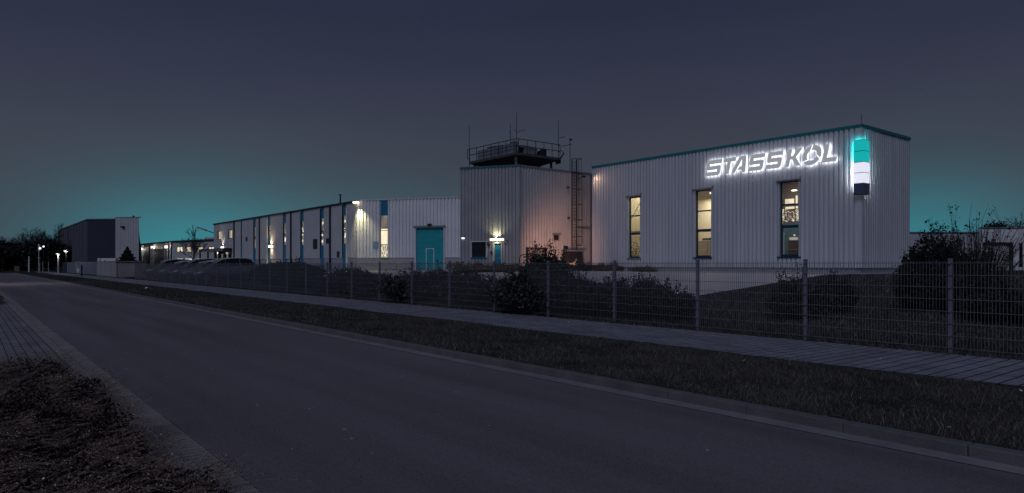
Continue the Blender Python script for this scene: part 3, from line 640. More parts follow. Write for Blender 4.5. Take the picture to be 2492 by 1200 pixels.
# service hatch and step under the ladder
a0, a1, z0, z1 = rect(tr_, 1369, 1381, 598, 606); m = MB(); tr_.box(m, a0, a1, z0, z1, .0, .07); hb = m.build('hatch', 'dglass', tower)
m = MB(); tr_.box(m, a0 - .05, a0, z0, z1, 0, .10); tr_.box(m, a1, a1 + .05, z0, z1, 0, .10); tr_.box(m, a0 - .05, a1 + .05, z1, z1 + .05, 0, .1); m.build('frame', 'clad', hb)
a0, a1, z0, z1 = rect(tr_, 1368, 1400, 608, 645); m = MB(); tr_.box(m, a0, a1, GZ - .1, z1 - .15, 0.05, .9); m.build('ladder_platform', 'dark', tower)
m = MB(); tr_.box(m, a0 - .15, a1 + .2, z1 - .15, z1 - .05, 0.05, 1.0); m.build('platform_top', 'trim', tower)
m = MB(); s_ = tr_.s(1437); tr_.box(m, s_ - .05, s_ + .05, GZ, tz - .25, .05, .15); m.build('downpipe', 'dark', tower)
m = MB(); z = ZZ(556, tr_.at(1420)[1]); tr_.box(m, tr_.s(1400), tr_.s(1434), z, z + .05, .05, .10); tr_.box(m, tr_.s(1402), tr_.s(1434), z + .12, z + .16, .05, .10); m.build('conduit', 'trim', tower)
m = MB(); s_ = tr_.s(1331); tr_.box(m, s_ - .02, s_ + .02, GZ, ZZ(559, 59), .045, .08); m.build('vent_pipe', 'clad', tower)
# caged ladder
ld = thing('caged_ladder', 'dark caged ladder climbing the warm lit tower wall past its roof', 'ladder', tr_.pt(tr_.s(1388), .35, 2.3))
s0, s1 = tr_.s(1386), tr_.s(1397); zt, zl = ZZ(381, 57.5), ZZ(607, 58.5); m = MB()
for q in (s0, s1): m.tube(tr_.pt(q, .30, zl), tr_.pt(q, .30, zt), .045)
m.tube(tr_.pt(s1, .34, zl), tr_.pt(s1, .34, zt), .05); m.build('rail', 'dark', ld); m = MB(); z = zl + .2
while z < zt - .1: m.tube(tr_.pt(s0, .30, z), tr_.pt(s1, .30, z), .016, n=5); z += .28
m.build('rung', 'dark', ld)
def hoop(z, r=.42):
    cpt = ((s0 + s1) / 2 + .14, .30 + .42); return [tr_.pt(cpt[0] + r * math.sin(a), cpt[1] - r * math.cos(a) * .95, z) for a in [R(-150 + 300 * i / 12) + math.pi * 0 + R(180) * 0 for i in range(13)]]
m = MB(); hz = [ZZ(p, 58) for p in (384, 421, 459, 496, 534, 575, 597)]
cage_pts = []
for z in hz: 
    pts = hoop(z)
    pts = [tr_.pt((s0 + s1) / 2 + .12 + .42 * math.cos(R(-200 + 220 * i / 12 + 100 - 90)), .33 + .42 + .42 * math.sin(R(-200 + 220 * i / 12 + 190)), z) for i in range(13)]
    pts = [tr_.pt((s0 + s1) / 2 + .42 * math.sin(R(-140 + 280 * i / 12)), .66 + .42 * math.cos(R(-140 + 280 * i / 12)), z) for i in range(13)]
    m.path(pts, .022, 5); cage_pts.append(pts)
for i in (1, 3, 5, 7, 9, 11): m.tube(cage_pts[0][i], cage_pts[-1][i], .014, n=5)
m.build('cage', 'dark', ld)
# mast with a camera beside the ladder top
ms = thing('camera_mast', 'thin mast with small camera beside the ladder top on the tower', 'mast', tr_.pt(tr_.s(1393), -.3, tz))
m = MB(); m.tube(tr_.pt(tr_.s(1393), -.3, tz - .4), tr_.pt(tr_.s(1393), -.3, ZZ(333, 58)), .03); m.build('pole', 'dark', ms)
m = MB(); q = tr_.pt(tr_.s(1395), -.3, ZZ(333, 58)); m.box(q[0] - .12, q[0] + .08, q[1] - .06, q[1] + .06, q[2] - .05, q[2] + .1); m.build('camera', 'dark', ms)

# ---- platform on the tower
PX0, PY0 = W(1257, 57.0); pD = 57.0; fz = ZZ(370, pD); rz = ZZ(337, pD)
PY2 = PX0 * ray(1143)[1] / ray(1143)[0]; PX2 = PY0 * ray(1363)[0] / ray(1363)[1]
plat = thing('roof_platform', 'dark railed steel platform standing over the tower roof', 'platform', (PX0, PY0, tz))
m = MB(); m.box(PX0, PX2, PY0, PY2, fz - .22, fz); m.build('deck', 'deck', plat)
m = MB(); m.add([(PX0 + .02, PY0 + .02, fz - .24), (PX2 - .02, PY0 + .02, fz - .24), (PX2 - .02, PY2 - .02, fz - .24), (PX0 + .02, PY2 - .02, fz - .24),
    (PX0 + 1.6, PY0 + 1.2, fz - .85), (PX2 - 1.6, PY0 + 1.2, fz - .85), (PX2 - 1.6, PY2 - 1.6, fz - .85), (PX0 + 1.6, PY2 - 1.6, fz - .85)],
    [(0, 1, 5, 4), (1, 2, 6, 5), (2, 3, 7, 6), (3, 0, 4, 7), (4, 5, 6, 7), (0, 3, 2, 1)]); m.build('soffit', 'deck', plat)
for x, y in ((PX0 + .25, PY0 + .35), (PX0 + .3, PY2 - .4), (PX2 - .7, PY0 + .4), (PX2 - 1.6, PY0 + .9), (PX2 - 2.1, PY0 + .9), (PX0 + .5, PY2 - .9)):
    MB().box(x - .08, x + .08, y - .08, y + .08, tz - .4, fz - .24).build('column', 'steel' if x < PX0 + .28 else 'dark', plat)
corn = [(PX0, PY2), (PX0, PY0 + .35), (PX0 + .22, PY0), (PX2, PY0), (PX2 + .25, PY0 + .4)]
m = MB(); hts = (rz, fz + (rz - fz) * .5, fz + .12)
for z in hts[:2]: m.path([(x, y, z) for x, y in corn], .032)
m.path([(PX0, PY2, rz), (PX0, PY2 + .35, rz), (PX0, PY2 + .35, fz + .3), (PX0, PY2, fz + .3)], .03)
m.build('handrail', 'dark', plat)
def post(x, y): MB().tube((x, y, fz), (x, y, rz), .028).build('rail_post', 'dark', plat)
n = 6
for i in range(n + 1): post(PX0, PY0 + .35 + (PY2 - PY0 - .35) * i / n)
for i in range(6): post(PX0 + .22 + (PX2 - PX0 - .22) * i / 5, PY0)
m = MB(); m.hexa([(PX2, PY0), (PX2 + .1, PY0 + .0), (PX2 + .1, PY0 + .6), (PX2, PY0 + .6)], fz - .5, fz); m.tube((PX2 - .1, PY0, fz - .25), (PX2 + .45, PY0, fz + .45), .06); m.tube((PX2 + .45, PY0, fz + .45), (PX2, PY0, rz - .4), .03); m.build('end_bracket', 'dark', plat)
# machines and screens on the deck
uy = PY0 + .45; us = [(.55, 1.25, .85), (1.3, 2.2, .74), (2.3, 3.3, .80), (3.4, 4.5, .86), (4.6, 5.9, .72)]
for i, (q0, q1, hf) in enumerate(us):
    m = MB(); m.box(PX0 + .22, PX0 + .6, uy + q0 - .5, uy + q1 - .5, fz, fz + (rz - fz) * hf)
    for k in range(3):
        yy = uy + q0 - .5 + (q1 - q0) * (k + .5) / 3; m.box(PX0 + .20, PX0 + .22, yy - .012, yy + .012, fz + .05, fz + (rz - fz) * hf - .05)
    m.box(PX0 + .2, PX0 + .62, uy + q0 - .51, uy + q1 - .49, fz + (rz - fz) * hf, fz + (rz - fz) * hf + .03)
    tag(m.build('cabinet', 'unit' if i != 2 else 'slat', loc=(PX0 + .4, uy + q0, fz)), ['first grey cabinet at the front corner of the roof platform', 'second grey cabinet from front corner on the roof platform', 'middle grey cabinet along the left rail of the roof platform', 'fourth grey cabinet from the front corner along the left rail', 'lowest wide cabinet at the far left end of the platform'][i], 'cabinet', 'cabinets along the platform rail')
ac = thing('cooling_unit', 'grey ventilation unit with sloping hood in middle of the roof platform', 'cooling unit', (PX0 + 1.8, PY0 + .7, fz))
m = MB(); m.box(PX0 + 1.25, PX0 + 2.7, PY0 + .5, PY0 + 1.6, fz, fz + .58); m.build('casing', 'unit', ac)
m = MB(); m.add([(PX0 + .5, PY0 + .45, fz + .58), (PX0 + 2.75, PY0 + .45, fz + .58), (PX0 + 2.75, PY0 + 1.65, fz + .58), (PX0 + .5, PY0 + 1.65, fz + .58), (PX0 + 1.1, PY0 + .7, fz + .82), (PX0 + 2.2, PY0 + .7, fz + .82), (PX0 + 2.2, PY0 + 1.4, fz + .82), (PX0 + 1.1, PY0 + 1.4, fz + .82)], [(0, 1, 5, 4), (1, 2, 6, 5), (2, 3, 7, 6), (3, 0, 4, 7), (4, 5, 6, 7), (3, 2, 1, 0)]); m.build('hood', 'slat', ac)
m = MB(); m.box(PX0 + 2.9, PX0 + 3.35, PY0 + .4, PY0 + .9, fz, fz + .45); m.box(PX0 + 3.35, PX0 + 3.7, PY0 + .4, PY0 + .9, fz, fz + .68); tag(m.build('pump_box', 'dark', loc=(PX0 + 3.2, PY0 + .6, fz)), 'dark stepped box near the right end of the roof platform', 'box')
# antennas
def ant(px, D, py0, py1, label, arms=()):
    x, y = W(px, D); t = thing('antenna_mast', label, 'antenna', (x, y, ZZ(py0, D)), 'antenna masts on the tower')
    MB().tube((x, y, ZZ(py0, D)), (x, y, ZZ(py1, D) + .0), .035, .018).build('pole', 'dark', t)
    for (pa, ya, yb2) in arms:
        x2, y2 = W(pa, D); m = MB(); m.tube((x, y, ZZ(ya, D)), (x2, y2, ZZ(yb2, D)), .02); m.tube((x2, y2, ZZ(yb2, D)), (x2, y2, ZZ(yb2 - 2, D)), .02); m.build('arm', 'dark', t)
ant(1142, 61.5, 405, 304, 'leftmost thin antenna mast beside the platform railing')
ant(1242, 58.5, 345, 302, 'short double antenna mast behind the platform front corner', ((1240, 322, 322),))
ant(1257, 57.2, 395, 274, 'tallest antenna mast at the platform corner with two side arms', ((1251, 317, 317), (1277, 322, 317)))
ant(1359, 57.3, 385, 291, 'right antenna mast at platform end with a slanted arm', ((1375, 336, 333),))
m = MB(); qa = W(1366, 57.5); qb = W(1393, 57.5); m.tube((*qa, ZZ(356, 57.5)), (*qb, ZZ(351, 57.5)), .022); m.build('stay_rod', 'dark', ms)
# lamps on the tower
def wall_lamp(w, px, py, label, body='dark', e='lampw', wd=.22, hh=.10, dep=.12, power=0, colr=(1, .85, .6), tgt=None, name='wall_lamp', size=150, z_off=0, off=.25, group='wall lamps'):
    s, D = w.at(px); z = ZZ(py, D); t = thing(name, label, 'lamp', w.pt(s, .05, z), group)
    m = MB(); w.box(m, s - wd / 2 - .02, s + wd / 2 + .02, z + hh / 2, z + hh / 2 + .05, .04, dep + .03); w.box(m, s - wd / 2, s + wd / 2, z - hh / 2, z + hh / 2, .035, .06); m.build('housing', body, t)
    m = MB(); w.box(m, s - wd / 2, s + wd / 2, z - hh / 2, z + hh / 2 - .004, .062, dep); m.build('lamp_glass', e, t)
    if power:
        if tgt: spot(t, w.pt(s, off, z + z_off), w.pt(s + tgt[0], tgt[2], z + tgt[1]), power, colr, size)
        else: bulb(t, w.pt(s, off, z + z_off), power, colr)
    return t
dl = wall_lamp(tl, 1210, 583, 'long bright strip lamp above the blue door of the tower', 'trim', 'lampy', 1.12, .17, .16, 150, (1, .9, .5), (0, 3, .05), size=150, z_off=.12, off=.22)
spot(dl, tl.pt(tl.s(1210), .25, tl.z(1210, 586)), tl.pt(tl.s(1210), 0.1, 0), 22, (1, .9, .6), 150)
wall_lamp(tl, 1128, 580, 'small white bulkhead lamp at the left edge of the tower', 'trim', 'lampw', .24, .12, .12)
for px, py, lb in ((1190, 594, 'round dark lantern left of the blue tower door'), (1197, 614, 'small dark bell box left of the blue door below lantern')):
    s, D = tl.at(px); z = ZZ(py, D); t = thing('wall_lantern' if px == 1190 else 'bell_box', lb, 'lamp' if px == 1190 else 'bell box', tl.pt(s, .05, z))
    m = MB().ball(tl.pt(s, .12, z), .13 if px == 1190 else .09, 1, 1, 1.3); m.build('body', 'dark', t); m = MB(); tl.box(m, s - .05, s + .05, z + .05, z + .16, .02, .12); m.build('bracket', 'trim', t)
s, D = tl.at(1232); z = ZZ(588, D); m = MB(); tl.box(m, s - .13, s + .13, z - .13, z + .13, .035, .07); sg = thing('door_sign', 'small dark square sign right of the blue tower door', 'sign', tl.pt(s, .05, z)); m.build('plate', 'dark', sg)
m = MB(); tl.box(m, s - .03, s + .05, z + .02, z + .08, .072, .075); tl.box(m, s - .09, s + .09, z - .09, z - .03, .072, .075); m.build('marking', 'white', sg)
for px, py, lb in ((1379, 457, 'upper small dark camera on the warm lit tower wall'), (1381, 531, 'lower small dark camera on the warm lit tower wall')):
    s, D = tr_.at(px); z = ZZ(py, D); t = thing('security_camera', lb, 'camera', tr_.pt(s, .05, z), 'cameras on the tower')
    m = MB(); tr_.box(m, s - .04, s + .04, z - .04, z + .04, .03, .12); m.build('bracket', 'dark', t); m = MB(); m.tube(tr_.pt(s - .12, .2, z - .04), tr_.pt(s + .1, .2, z + .02), .06, .07, 8); m.build('body', 'dark', t)
# hooped handrail in front of the right wall
a0, D0 = tr_.at(1264); m = MB(); zr = ZZ(622, 54); p = [(1264, 650), (1264, 628), (1267, 622), (1274, 620), (1330, 620)]
m.path([(*W(px, 53.5), ZZ(py, 53.5)) for px, py in p], .035); tag(m.build('hooped_handrail', 'dark', loc=(*W(1264, 53.5), GZ)), 'dark hooped handrail in front of the warm lit tower wall', 'handrail')
# assumed amber yard light, unseen, added for the warm wash, low before the tower's right wall (behind the big rose bush)
yl = thing('assumed_yard_floodlight', 'assumed low amber floodlight behind bush shining on tower wall', 'lamp', (36.4, 37.6, GZ))
m = MB(); m.tube((36.4, 37.6, GZ), (36.4, 37.6, GZ + .5), .05); m.build('post', 'dark', yl)
m = MB(); m.box(36.25, 36.55, 37.5, 37.62, GZ + .5, GZ + .75); m.build('housing', 'dark', yl); m = MB(); m.box(36.28, 36.52, 37.62, 37.64, GZ + .53, GZ + .72); m.build('lamp_glass', 'lampo', yl)
spot(yl, (36.4, 37.8, GZ + .7), (38.9, 43.0, 2.6), 900, (1, .48, .28), 98, 1.0, .15)
wl = thing('assumed_eave_floodlight', 'assumed small amber floodlight near left roof corner of the big hall', 'lamp', (41.6, 42.2, 9.0))  # unseen lamp, added to warm the hall's upper left edge
m = MB(); m.tube((41.6, 42.9, 8.9), (41.6, 42.2, 9.05), .03); m.build('arm', 'dark', wl); m = MB(); m.box(41.5, 41.75, 42.1, 42.25, 8.95, 9.08); m.build('housing', 'dark', wl)
spot(wl, (41.2, 41.6, 8.95), (41.95, 39.4, 7.6), 75, (1, .62, .38), 110, 1, .1)

# ------------------------------------------------------------------ LONG LOW HALL
PA = W(868, 66.4); PB0 = W(1120, 62.8); u = Vector(PB0) - Vector(PA); PB = Vector(PA) + u * 1.12
PE = (PA[0], PA[0] * ray(521)[1] / ray(521)[0])
lw = Wall(PA, PE); fw = Wall(PA, PB); fw.out = .034
ez = ZZ(488, 66.4); cz = ZZ(627, 66.4)
low = thing('long_workshop_hall', 'long low ribbed hall with tall teal window strips left of the tower', 'building', (PA[0], PA[1], GZ))
strips = [(586, 590, 560, 591, 0), (617, 622, 553, 604, 0), (652, 658.5, 550, 573, 1), (688.5, 696.5, 544, 596, 0), (731.5, 739.5, 539, 596, 0), (779, 788.5, 531.5, 597, 0), (833, 843, 524.5, 593, 0)]
holes = []; smw = [(530, 538.5, 562, 583.5), (556, 565, 559, 581)]
def lrect(w, a, b, t, bt):
    s0, s1 = sorted((w.s(a), w.s(b))); return (s0, s1, w.z((a + b) / 2, bt), w.z((a + b) / 2, t))
lz0 = .5
for a, b, t, bt, dr in strips: s0, s1 = sorted((lw.s(a), lw.s(b))); holes.append((s0, s1, lz0, ez - .1))
for q in smw: holes.append(lrect(lw, *q))
lw.clad(MB(), cz, ez - .14, holes, .33, .035).build('side_wall', 'clad2', low)
m = MB(); cur = 0
for h in sorted(h for h in holes if h[2] < 1): lw.box(m, cur, h[0], lz0 - .4, cz - .01, -.3, -.02); cur = h[1]
lw.box(m, cur, lw.L, lz0 - .4, cz - .01, -.3, -.02); m.build('side_plinth', 'plinth', low)
for i, (a, b, t, bt, dr) in enumerate(strips):
    s0, s1 = sorted((lw.s(a), lw.s(b))); zt_, zb_ = lw.z((a + b) / 2, t), lw.z((a + b) / 2, bt)
    m = MB(); lw.box(m, s0, s1, zt_, ez - .12, -.10, -.05); m.build('upper_panel', 'tealb', low)
    m = MB(); lw.box(m, s0, s1, lz0 - .3, zb_, -.10, -.05); lo_ = m.build('lower_panel' if not dr else 'door', 'tealb', low)
    f = MB(); lw.box(f, s0, s0 + .12, zb_, zt_, -.11, -.06); lw.box(f, s1 - .2, s1, zb_, zt_, -.11, -.06)
    for q in (.45, .52) if i % 2 else (.5,): zz = zb_ + (zt_ - zb_) * q; lw.box(f, s0 + .12, s1 - .2, zz - .07, zz + .07, -.11, -.06)
    fo = f.build('window', 'frame', low); lw.quad(MB(), s0, s1, zb_, zt_, -.12).build('pane', 'paneB' if i in (0, 1, 2, 4) else 'paneS', fo)
    if i in (2, 6):
        m = MB(); lw.box(m, s0 - .3, s0 - .05, lz0, ez - .6, .03, .10) if i == 6 else lw.box(m, s1 + .02, s1 + .14, lz0, ez - .4, .03, .10); m.build('light_flashing', 'white', low)
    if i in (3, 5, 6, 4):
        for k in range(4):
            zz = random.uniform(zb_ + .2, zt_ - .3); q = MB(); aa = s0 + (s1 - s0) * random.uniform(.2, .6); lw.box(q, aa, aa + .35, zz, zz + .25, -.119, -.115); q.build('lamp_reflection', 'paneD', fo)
for i, q in enumerate(smw):
    s0, s1, z0, z1 = lrect(lw, *q); f = MB()
    for e in ((s0, s0 + .15, z0, z1), (s1 - .3, s1, z0, z1), (s0, s1, z0, z0 + .1), (s0, s1, z1 - .1, z1), ((s0 + s1) / 2 - .15, (s0 + s1) / 2 + .1, z0, z1)): lw.box(f, *e, -.12, -.05 + random.random() * .01)
    fo = f.build('window', 'dark', low); lw.quad(MB(), s0, s1, z0, z1, -.11).build('pane', 'paneA', fo)
for px, nm in ((571, 0), (633, 0), (709.6, 0), (805, 0)):
    s = lw.s(px); m = MB(); lw.box(m, s - .12, s + .12, lz0, ez - .15, .03, .16); m.build('downpipe', 'dark', low)
for q in ((599, 603, 577, 587), (763, 773, 582, 606), (795, 804, 580, 592), (821, 827, 612, 626)):
    s0, s1, z0, z1 = lrect(lw, *q); m = MB(); lw.box(m, s0, s1, z0, z1, .03, .07); m.build('vent_grille', 'dark', low)
m = MB(); lw.box(m, 0.02, lw.L + .1, ez - .15, ez, -.2, .16); m.build('side_gutter', 'dark', low)
# front (angled) wall
g = lrect(fw, 1012, 1080, 553, 650); g = (g[0], g[1], GZ - .3, g[3]); fwn = lrect(fw, 925, 944.5, 487, 626)
fw.clad(MB(), cz, ez - .05, [(g[0], g[1], cz, g[3]), (fwn[0], fwn[1], cz - .0, ez - .08)], .36, .10).build('front_wall', 'cladf', low)
m = MB(); fw.box(m, 0, g[0] - .05, GZ - .6, cz - .01, -.3, -.02); fw.box(m, g[1] + .05, fw.L, GZ - .6, cz - .01, -.3, -.02); m.build('front_plinth', 'board', low)
m = MB(); fw.box(m, -.05, fw.L, ez - .06, ez + .04, -.2, .08); m.build('front_coping', 'clad', low)
m = MB(); fw.box(m, 0, g[0] - .05, cz - .03, cz + .02, .0, .06); fw.box(m, g[1] + .05, fw.L, cz - .03, cz + .02, 0, .06); m.build('drip_edge', 'clad', low)
rf = MB().hexa([(PA[0] + .2, PA[1] + .2), (PE[0] + .2, PE[1]), (60, PE[1]), (60, PB.y + .2), (PB.x, PB.y + .2)], ez - .5, ez - .2).build('roof', 'roof', low)
m = MB(); m.box(PE[0], 60, PE[1] - .1, PE[1], GZ, ez - .2); m.build('end_wall', 'clad2', low)
m = MB(); fw.box(m, g[0] + .02, g[1] - .02, g[2], g[3], -.22, -.16)
for k in range(1, 9): zz = g[2] + (g[3] - g[2]) * k / 9; fw.box(m, g[0] + .02, g[1] - .02, zz - .02, zz - .006, -.16, -.145)
gt = m.build('roller_gate', 'teal', low); m = MB()
s0, s1 = sorted((fw.s(1035), fw.s(1055))); zt_ = fw.z(1045, 606); w = .07
fw.box(m, s0, s0 + w, g[2], zt_, -.145, -.12); fw.box(m, s1 - w, s1, g[2], zt_, -.145, -.12); fw.box(m, s0, s1, zt_, zt_ + w, -.145, -.12); m.build('wicket_door_frame', 'white', gt)
m = MB(); fw.box(m, g[0] - .12, g[0] + .02, g[2], g[3], -.2, .05); fw.box(m, g[1] - .02, g[1] + .12, g[2], g[3], -.2, .05); m.build('gate_frame', 'clad', gt)
m = MB(); fw.box(m, g[0] - .2, g[1] + .2, g[3] - .02, g[3] + .14, -.2, .14); m.build('gate_lintel', 'trim', gt)
ztw = fw.z(935, 524.5); m = MB(); fw.box(m, fwn[0], fwn[1], ztw, ez - .09, -.1, -.04); m.build('upper_panel', 'tealb', low)
f = MB(); w = .05
for e in ((fwn[0], fwn[0] + w, cz, ztw), (fwn[1] - .07, fwn[1], cz, ztw)): fw.box(f, *e, -.1, -.04)
for py in (556, 561, 595): zz = fw.z(935, py); fw.box(f, fwn[0], fwn[1], zz - .03, zz + .03, -.1, -.035)
fo = f.build('window', 'frame', low)
for py0, py1, mm_ in ((524.5, 556, 'paneB'), (556, 595, 'paneA'), (595, 627, 'paneC')):
    p_ = fw.quad(MB(), fwn[0], fwn[1], fw.z(935, py1), fw.z(935, py0), -.11).build('pane', mm_, fo)
m = MB(); fw.box(m, fwn[0] - .05, fwn[1] + .1, cz - .10, cz, -.1, .12); m.build('sill', 'trim', fo)
m = MB(); s0, s1, z0, z1 = lrect(fw, 908, 921, 588, 605); fw.box(m, s0, s1, z0, z1, .036, .07); np_ = m.build('notice_board', mat('pale_blue_sheet', (.20, .30, .40), .5), low)
m = MB(); m.tube((PA[0] + 1, PA[1] + 7.5, ez - .3), (PA[0] + 1, PA[1] + 7.5, ez + 1.0), .07); m.box(PA[0] + .8, PA[0] + 1.2, PA[1] + 7.3, PA[1] + 7.7, ez + 1.0, ez + 1.08)
q = W(817, 70); zb_ = ZZ(495, 70); m = MB(); m.tube((q[0] + .5, q[1], ez - .3), (q[0] + .5, q[1], ZZ(474, 70)), .08); m.tube((q[0] + .5, q[1], ZZ(474, 70)), (q[0] + .5, q[1], ZZ(472.5, 70)), .17, n=10); tag(m.build('roof_vent', 'dark', loc=(q[0] + .5, q[1], ez - .3)), 'thin dark vent pipe with a cap on the long low hall roof', 'vent pipe')
# floodlight on the corner of the long hall
fl = wall_lamp(fw, 869, 493, 'bright floodlight on bracket at the corner of the long low hall', 'dark', 'lampy', .5, .16, .35, 0, name='floodlight')
spot(fl, fw.pt(fw.s(872), .55, ez - .35), fw.pt(fw.s(888), -.05, 3.2), 700, (1, .93, .50), 78, 1, .08)
wall_lamp(fw, 1047, 548, 'small dark camera box above the teal roller gate', 'dark', 'dglass', .35, .14, .25, name='security_camera', group='cameras on the walls')['category'] = 'camera'
d2 = wall_lamp(lw, 661.5, 600, 'amber lamp over the teal side door of long hall', 'dark', 'lampo', 1.1, .22, .25, 260, (1, .72, .4), (-.1, 3, -.1), size=160, off=.35, z_off=.1)
spot(d2, lw.pt(lw.s(662), .4, lw.z(662, 603)), lw.pt(lw.s(662), .1, 0), 120, (1, .72, .4), 150)
d3 = wall_lamp(lw, 544, 604, 'small uplighter glowing above the dark entrance canopy', 'dark', 'lampw', .8, .5, .3, 160, (1, .88, .7), (0, 3, -.1), size=120, off=.35, z_off=.3)
# entrance canopy at the far end
ce = thing('entrance_canopy', 'dark flat canopy over glazed entrance at far end of long hall', 'canopy', lw.pt(lw.s(535), 2, .5))
sa, sb = sorted((lw.s(566), lw.s(524))); zt_ = lw.z(545, 611)
m = MB(); lw.box(m, sa, sb + 5, zt_, zt_ + .35, .05, 1.2); m.build('canopy_roof', 'dark', ce)
m = MB(); lw.box(m, sa + .2, sb + 4.6, zt_ - .05, zt_ + .2, 1.2, 1.28); m.build('fascia', 'trim', ce)
for q in (sa + .3, (sa + sb) / 2, sb, sb + 4.5): MB().tube(lw.pt(q, 1.05, .3), lw.pt(q, 1.05, zt_), .12).build('column', 'dark', ce)
m = MB(); lw.box(m, sa + .4, sb - .1, .5, zt_, .04, .1); gz_ = m.build('glazed_front', 'dglass', ce)
for q in (.2, .5, .8): m = MB(); aa = sa + (sb - sa) * q; lw.box(m, aa, aa + .7, .9, zt_ - .4, .1, .12); m.build('lit_pane', 'paneS', gz_)
tag(MB().ball(lw.pt(lw.s(542), .8, lw.z(542, 616)), .16).build('canopy_lamp', 'lampw', loc=lw.pt(lw.s(542), .8, lw.z(542, 616))), 'round lamp hanging under the dark entrance canopy', 'lamp')
ar = thing('arm_lamp', 'unlit pale lamp on arm at the far top corner of long hall', 'lamp', lw.pt(lw.L, .1, ez - 1.3))
m = MB(); m.tube(lw.pt(lw.L - .1, .1, ez - 1.4), lw.pt(lw.L - .1, 1.3, ez - 1.0), .06); m.build('arm', 'dark', ar); m = MB(); m.tube(lw.pt(lw.L, 1.0, ez - 1.05), lw.pt(lw.L, 2.4, ez - .6), .14, .12, 8); m.build('head', 'lens', ar)

# ------------------------------------------------------------------ FAR WHITE BUILDING with the four lit windows
far = thing('white_depot', 'low pale building with lit square windows and loading doors far left', 'building', (*W(420, 141), 0))
fp = [W(341, 163), W(420, 141), W(556, 128)]; fe = 5.0; fbz = .3
fa_ = Wall(fp[0], fp[1]); fb_ = Wall(fp[1], fp[2])
za = ZZ(597, 162)
hol = [lrect(fb_, a, b, 600.5, 613.5) for a, b in ((430.5, 444.5), (452.5, 467), (480, 494), (508, 521))]
m = MB(); fb_.clad(m, fbz, za, [tuple(h) for h in hol], .5, .04); m.build('front_wall', 'cladw', far)
m = MB(); fa_.clad(m, fbz, za, [], .5, .04); m.build('dock_wall', 'clad2', far)
m = MB(); fa_.box(m, 0, fa_.L, za, za + .35, -.3, .2); fb_.box(m, -.1, fb_.L, za, za + .35, -.3, .2); m.build('roof_edge', 'dark', far)
MB().hexa([fp[0], fp[1], fp[2], W(556, 165), W(341, 200)], za + .0, za + .2).build('roof', 'roof', far)
m = MB(); w2 = Wall(W(470, 145), W(560, 145)); w2.box(m, w2.s(498), w2.s(556), za, ZZ(578, 145), -.2, 0); m.build('upper_roof_box', 'clad2', far)
for h in hol:
    f = MB(); s0, s1, z0, z1 = h
    for e in ((s0, s0 + .1, z0, z1), (s1 - .1, s1, z0, z1), (s0, s1, z0, z0 + .1), (s0, s1, z1 - .1, z1), ((s0 + s1) / 2 - .05, (s0 + s1) / 2 + .05, z0, z1)): fb_.box(f, *e, -.08, -.02 + random.random() * .02)
    fo = f.build('window', 'dark', far); fb_.quad(MB(), s0, s1, z0, z1, -.1).build('pane', 'paneA', fo)
for a, b in ((432, 438), (439, 445), (452, 458), (459, 467), (481, 486), (487, 493), (497, 504), (506, 519)):
    s0, s1, z0, z1 = lrect(fb_, a, b, 629.5, 632.5); m = MB(); fb_.box(m, s0, s1, z0, z1, .05, .08); m.build('low_window', 'paneD', far)
for a, b in ((349, 363), (376, 400)):
    s0, s1, z0, z1 = lrect(fa_, a, b, 606, 645); m = MB(); fa_.box(m, s0, s1, .3, z1, .05, .10); m.build('dock_door', 'slat', far)
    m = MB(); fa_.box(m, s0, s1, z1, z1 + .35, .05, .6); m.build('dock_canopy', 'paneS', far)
for i, (px, py) in enumerate(((344, 604), (373, 602), (407, 601))):
    t = wall_lamp(fa_, px + 1, py, ['left', 'middle', 'right'][i] + ' bright white lamp above the loading doors of the far building', 'dark', 'lampw', .7, .5, .5, 0, name='dock_lamp', group='lamps over the loading doors')
    bulb(t, fa_.pt(fa_.s(px + 5), .9, ZZ(py, 150)), 60, (1, .95, .8), .1)
for px in (365, 412, 421): 
    s = fa_.s(min(px, 419)); m = MB(); fa_.box(m, s - .15, s + .15, .3, za, .05, .25); m.build('downpipe', 'dark', far)
# lamp posts in front of it
x, y = W(404, 120); t = thing('lamp_post', 'dark lamp post standing before the far white building', 'lamp post', (x, y, .4)); MB().tube((x, y, .3), (x, y, ZZ(602, 120)), .10, .07).build('pole', 'dark', t); MB().ball((x, y, ZZ(601, 120)), .25).build('lamp_head', 'lampw', t)

# ------------------------------------------------------------------ DARK OFFICE BLOCK far left
D1 = 140; c0 = W(213, D1); c1_ = W(281, D1 - 1); c2_ = W(338, D1 - 3)
dk = thing('dark_office_block', 'three storey charcoal block with vertical fins at far left', 'building', (*c0, 0))
dw = Wall(c0, (c0[0], c0[0] * ray(148)[1] / ray(148)[0])); df = Wall(c0, c1_); zt_ = ZZ(535, D1)
MB().hexa([c0, c1_, (c1_[0] + 8, c1_[1] + 25), (c0[0] + 8, dw.p0.y + dw.L), (c0[0], dw.p0.y + dw.L)], -.2, zt_).build('wall', 'darkwall', dk)
m = MB(); nn = 10
for i in range(nn + 1):
    s = dw.L * i / nn; dw.box(m, s, s + .9, .5, zt_ - .3, .0, .55)
m.build('facade_fin', 'darkfin', dk)
for i in range(nn):
    for k in range(3):
        s = dw.L * (i + .35) / nn; z = 1.5 + k * (zt_ - 1.5) / 3; m = MB(); dw.box(m, s, s + dw.L / nn * .55, z, z + 1.9, .01, .06)
        if i < 9 or k: m.build('window', 'dglass', dk)
m = MB(); df.box(m, -.1, df.L, zt_, zt_ + .2, -.4, .15); dw.box(m, 0, dw.L, zt_, zt_ + .18, -.4, .14); m.build('parapet', 'darkfin', dk)
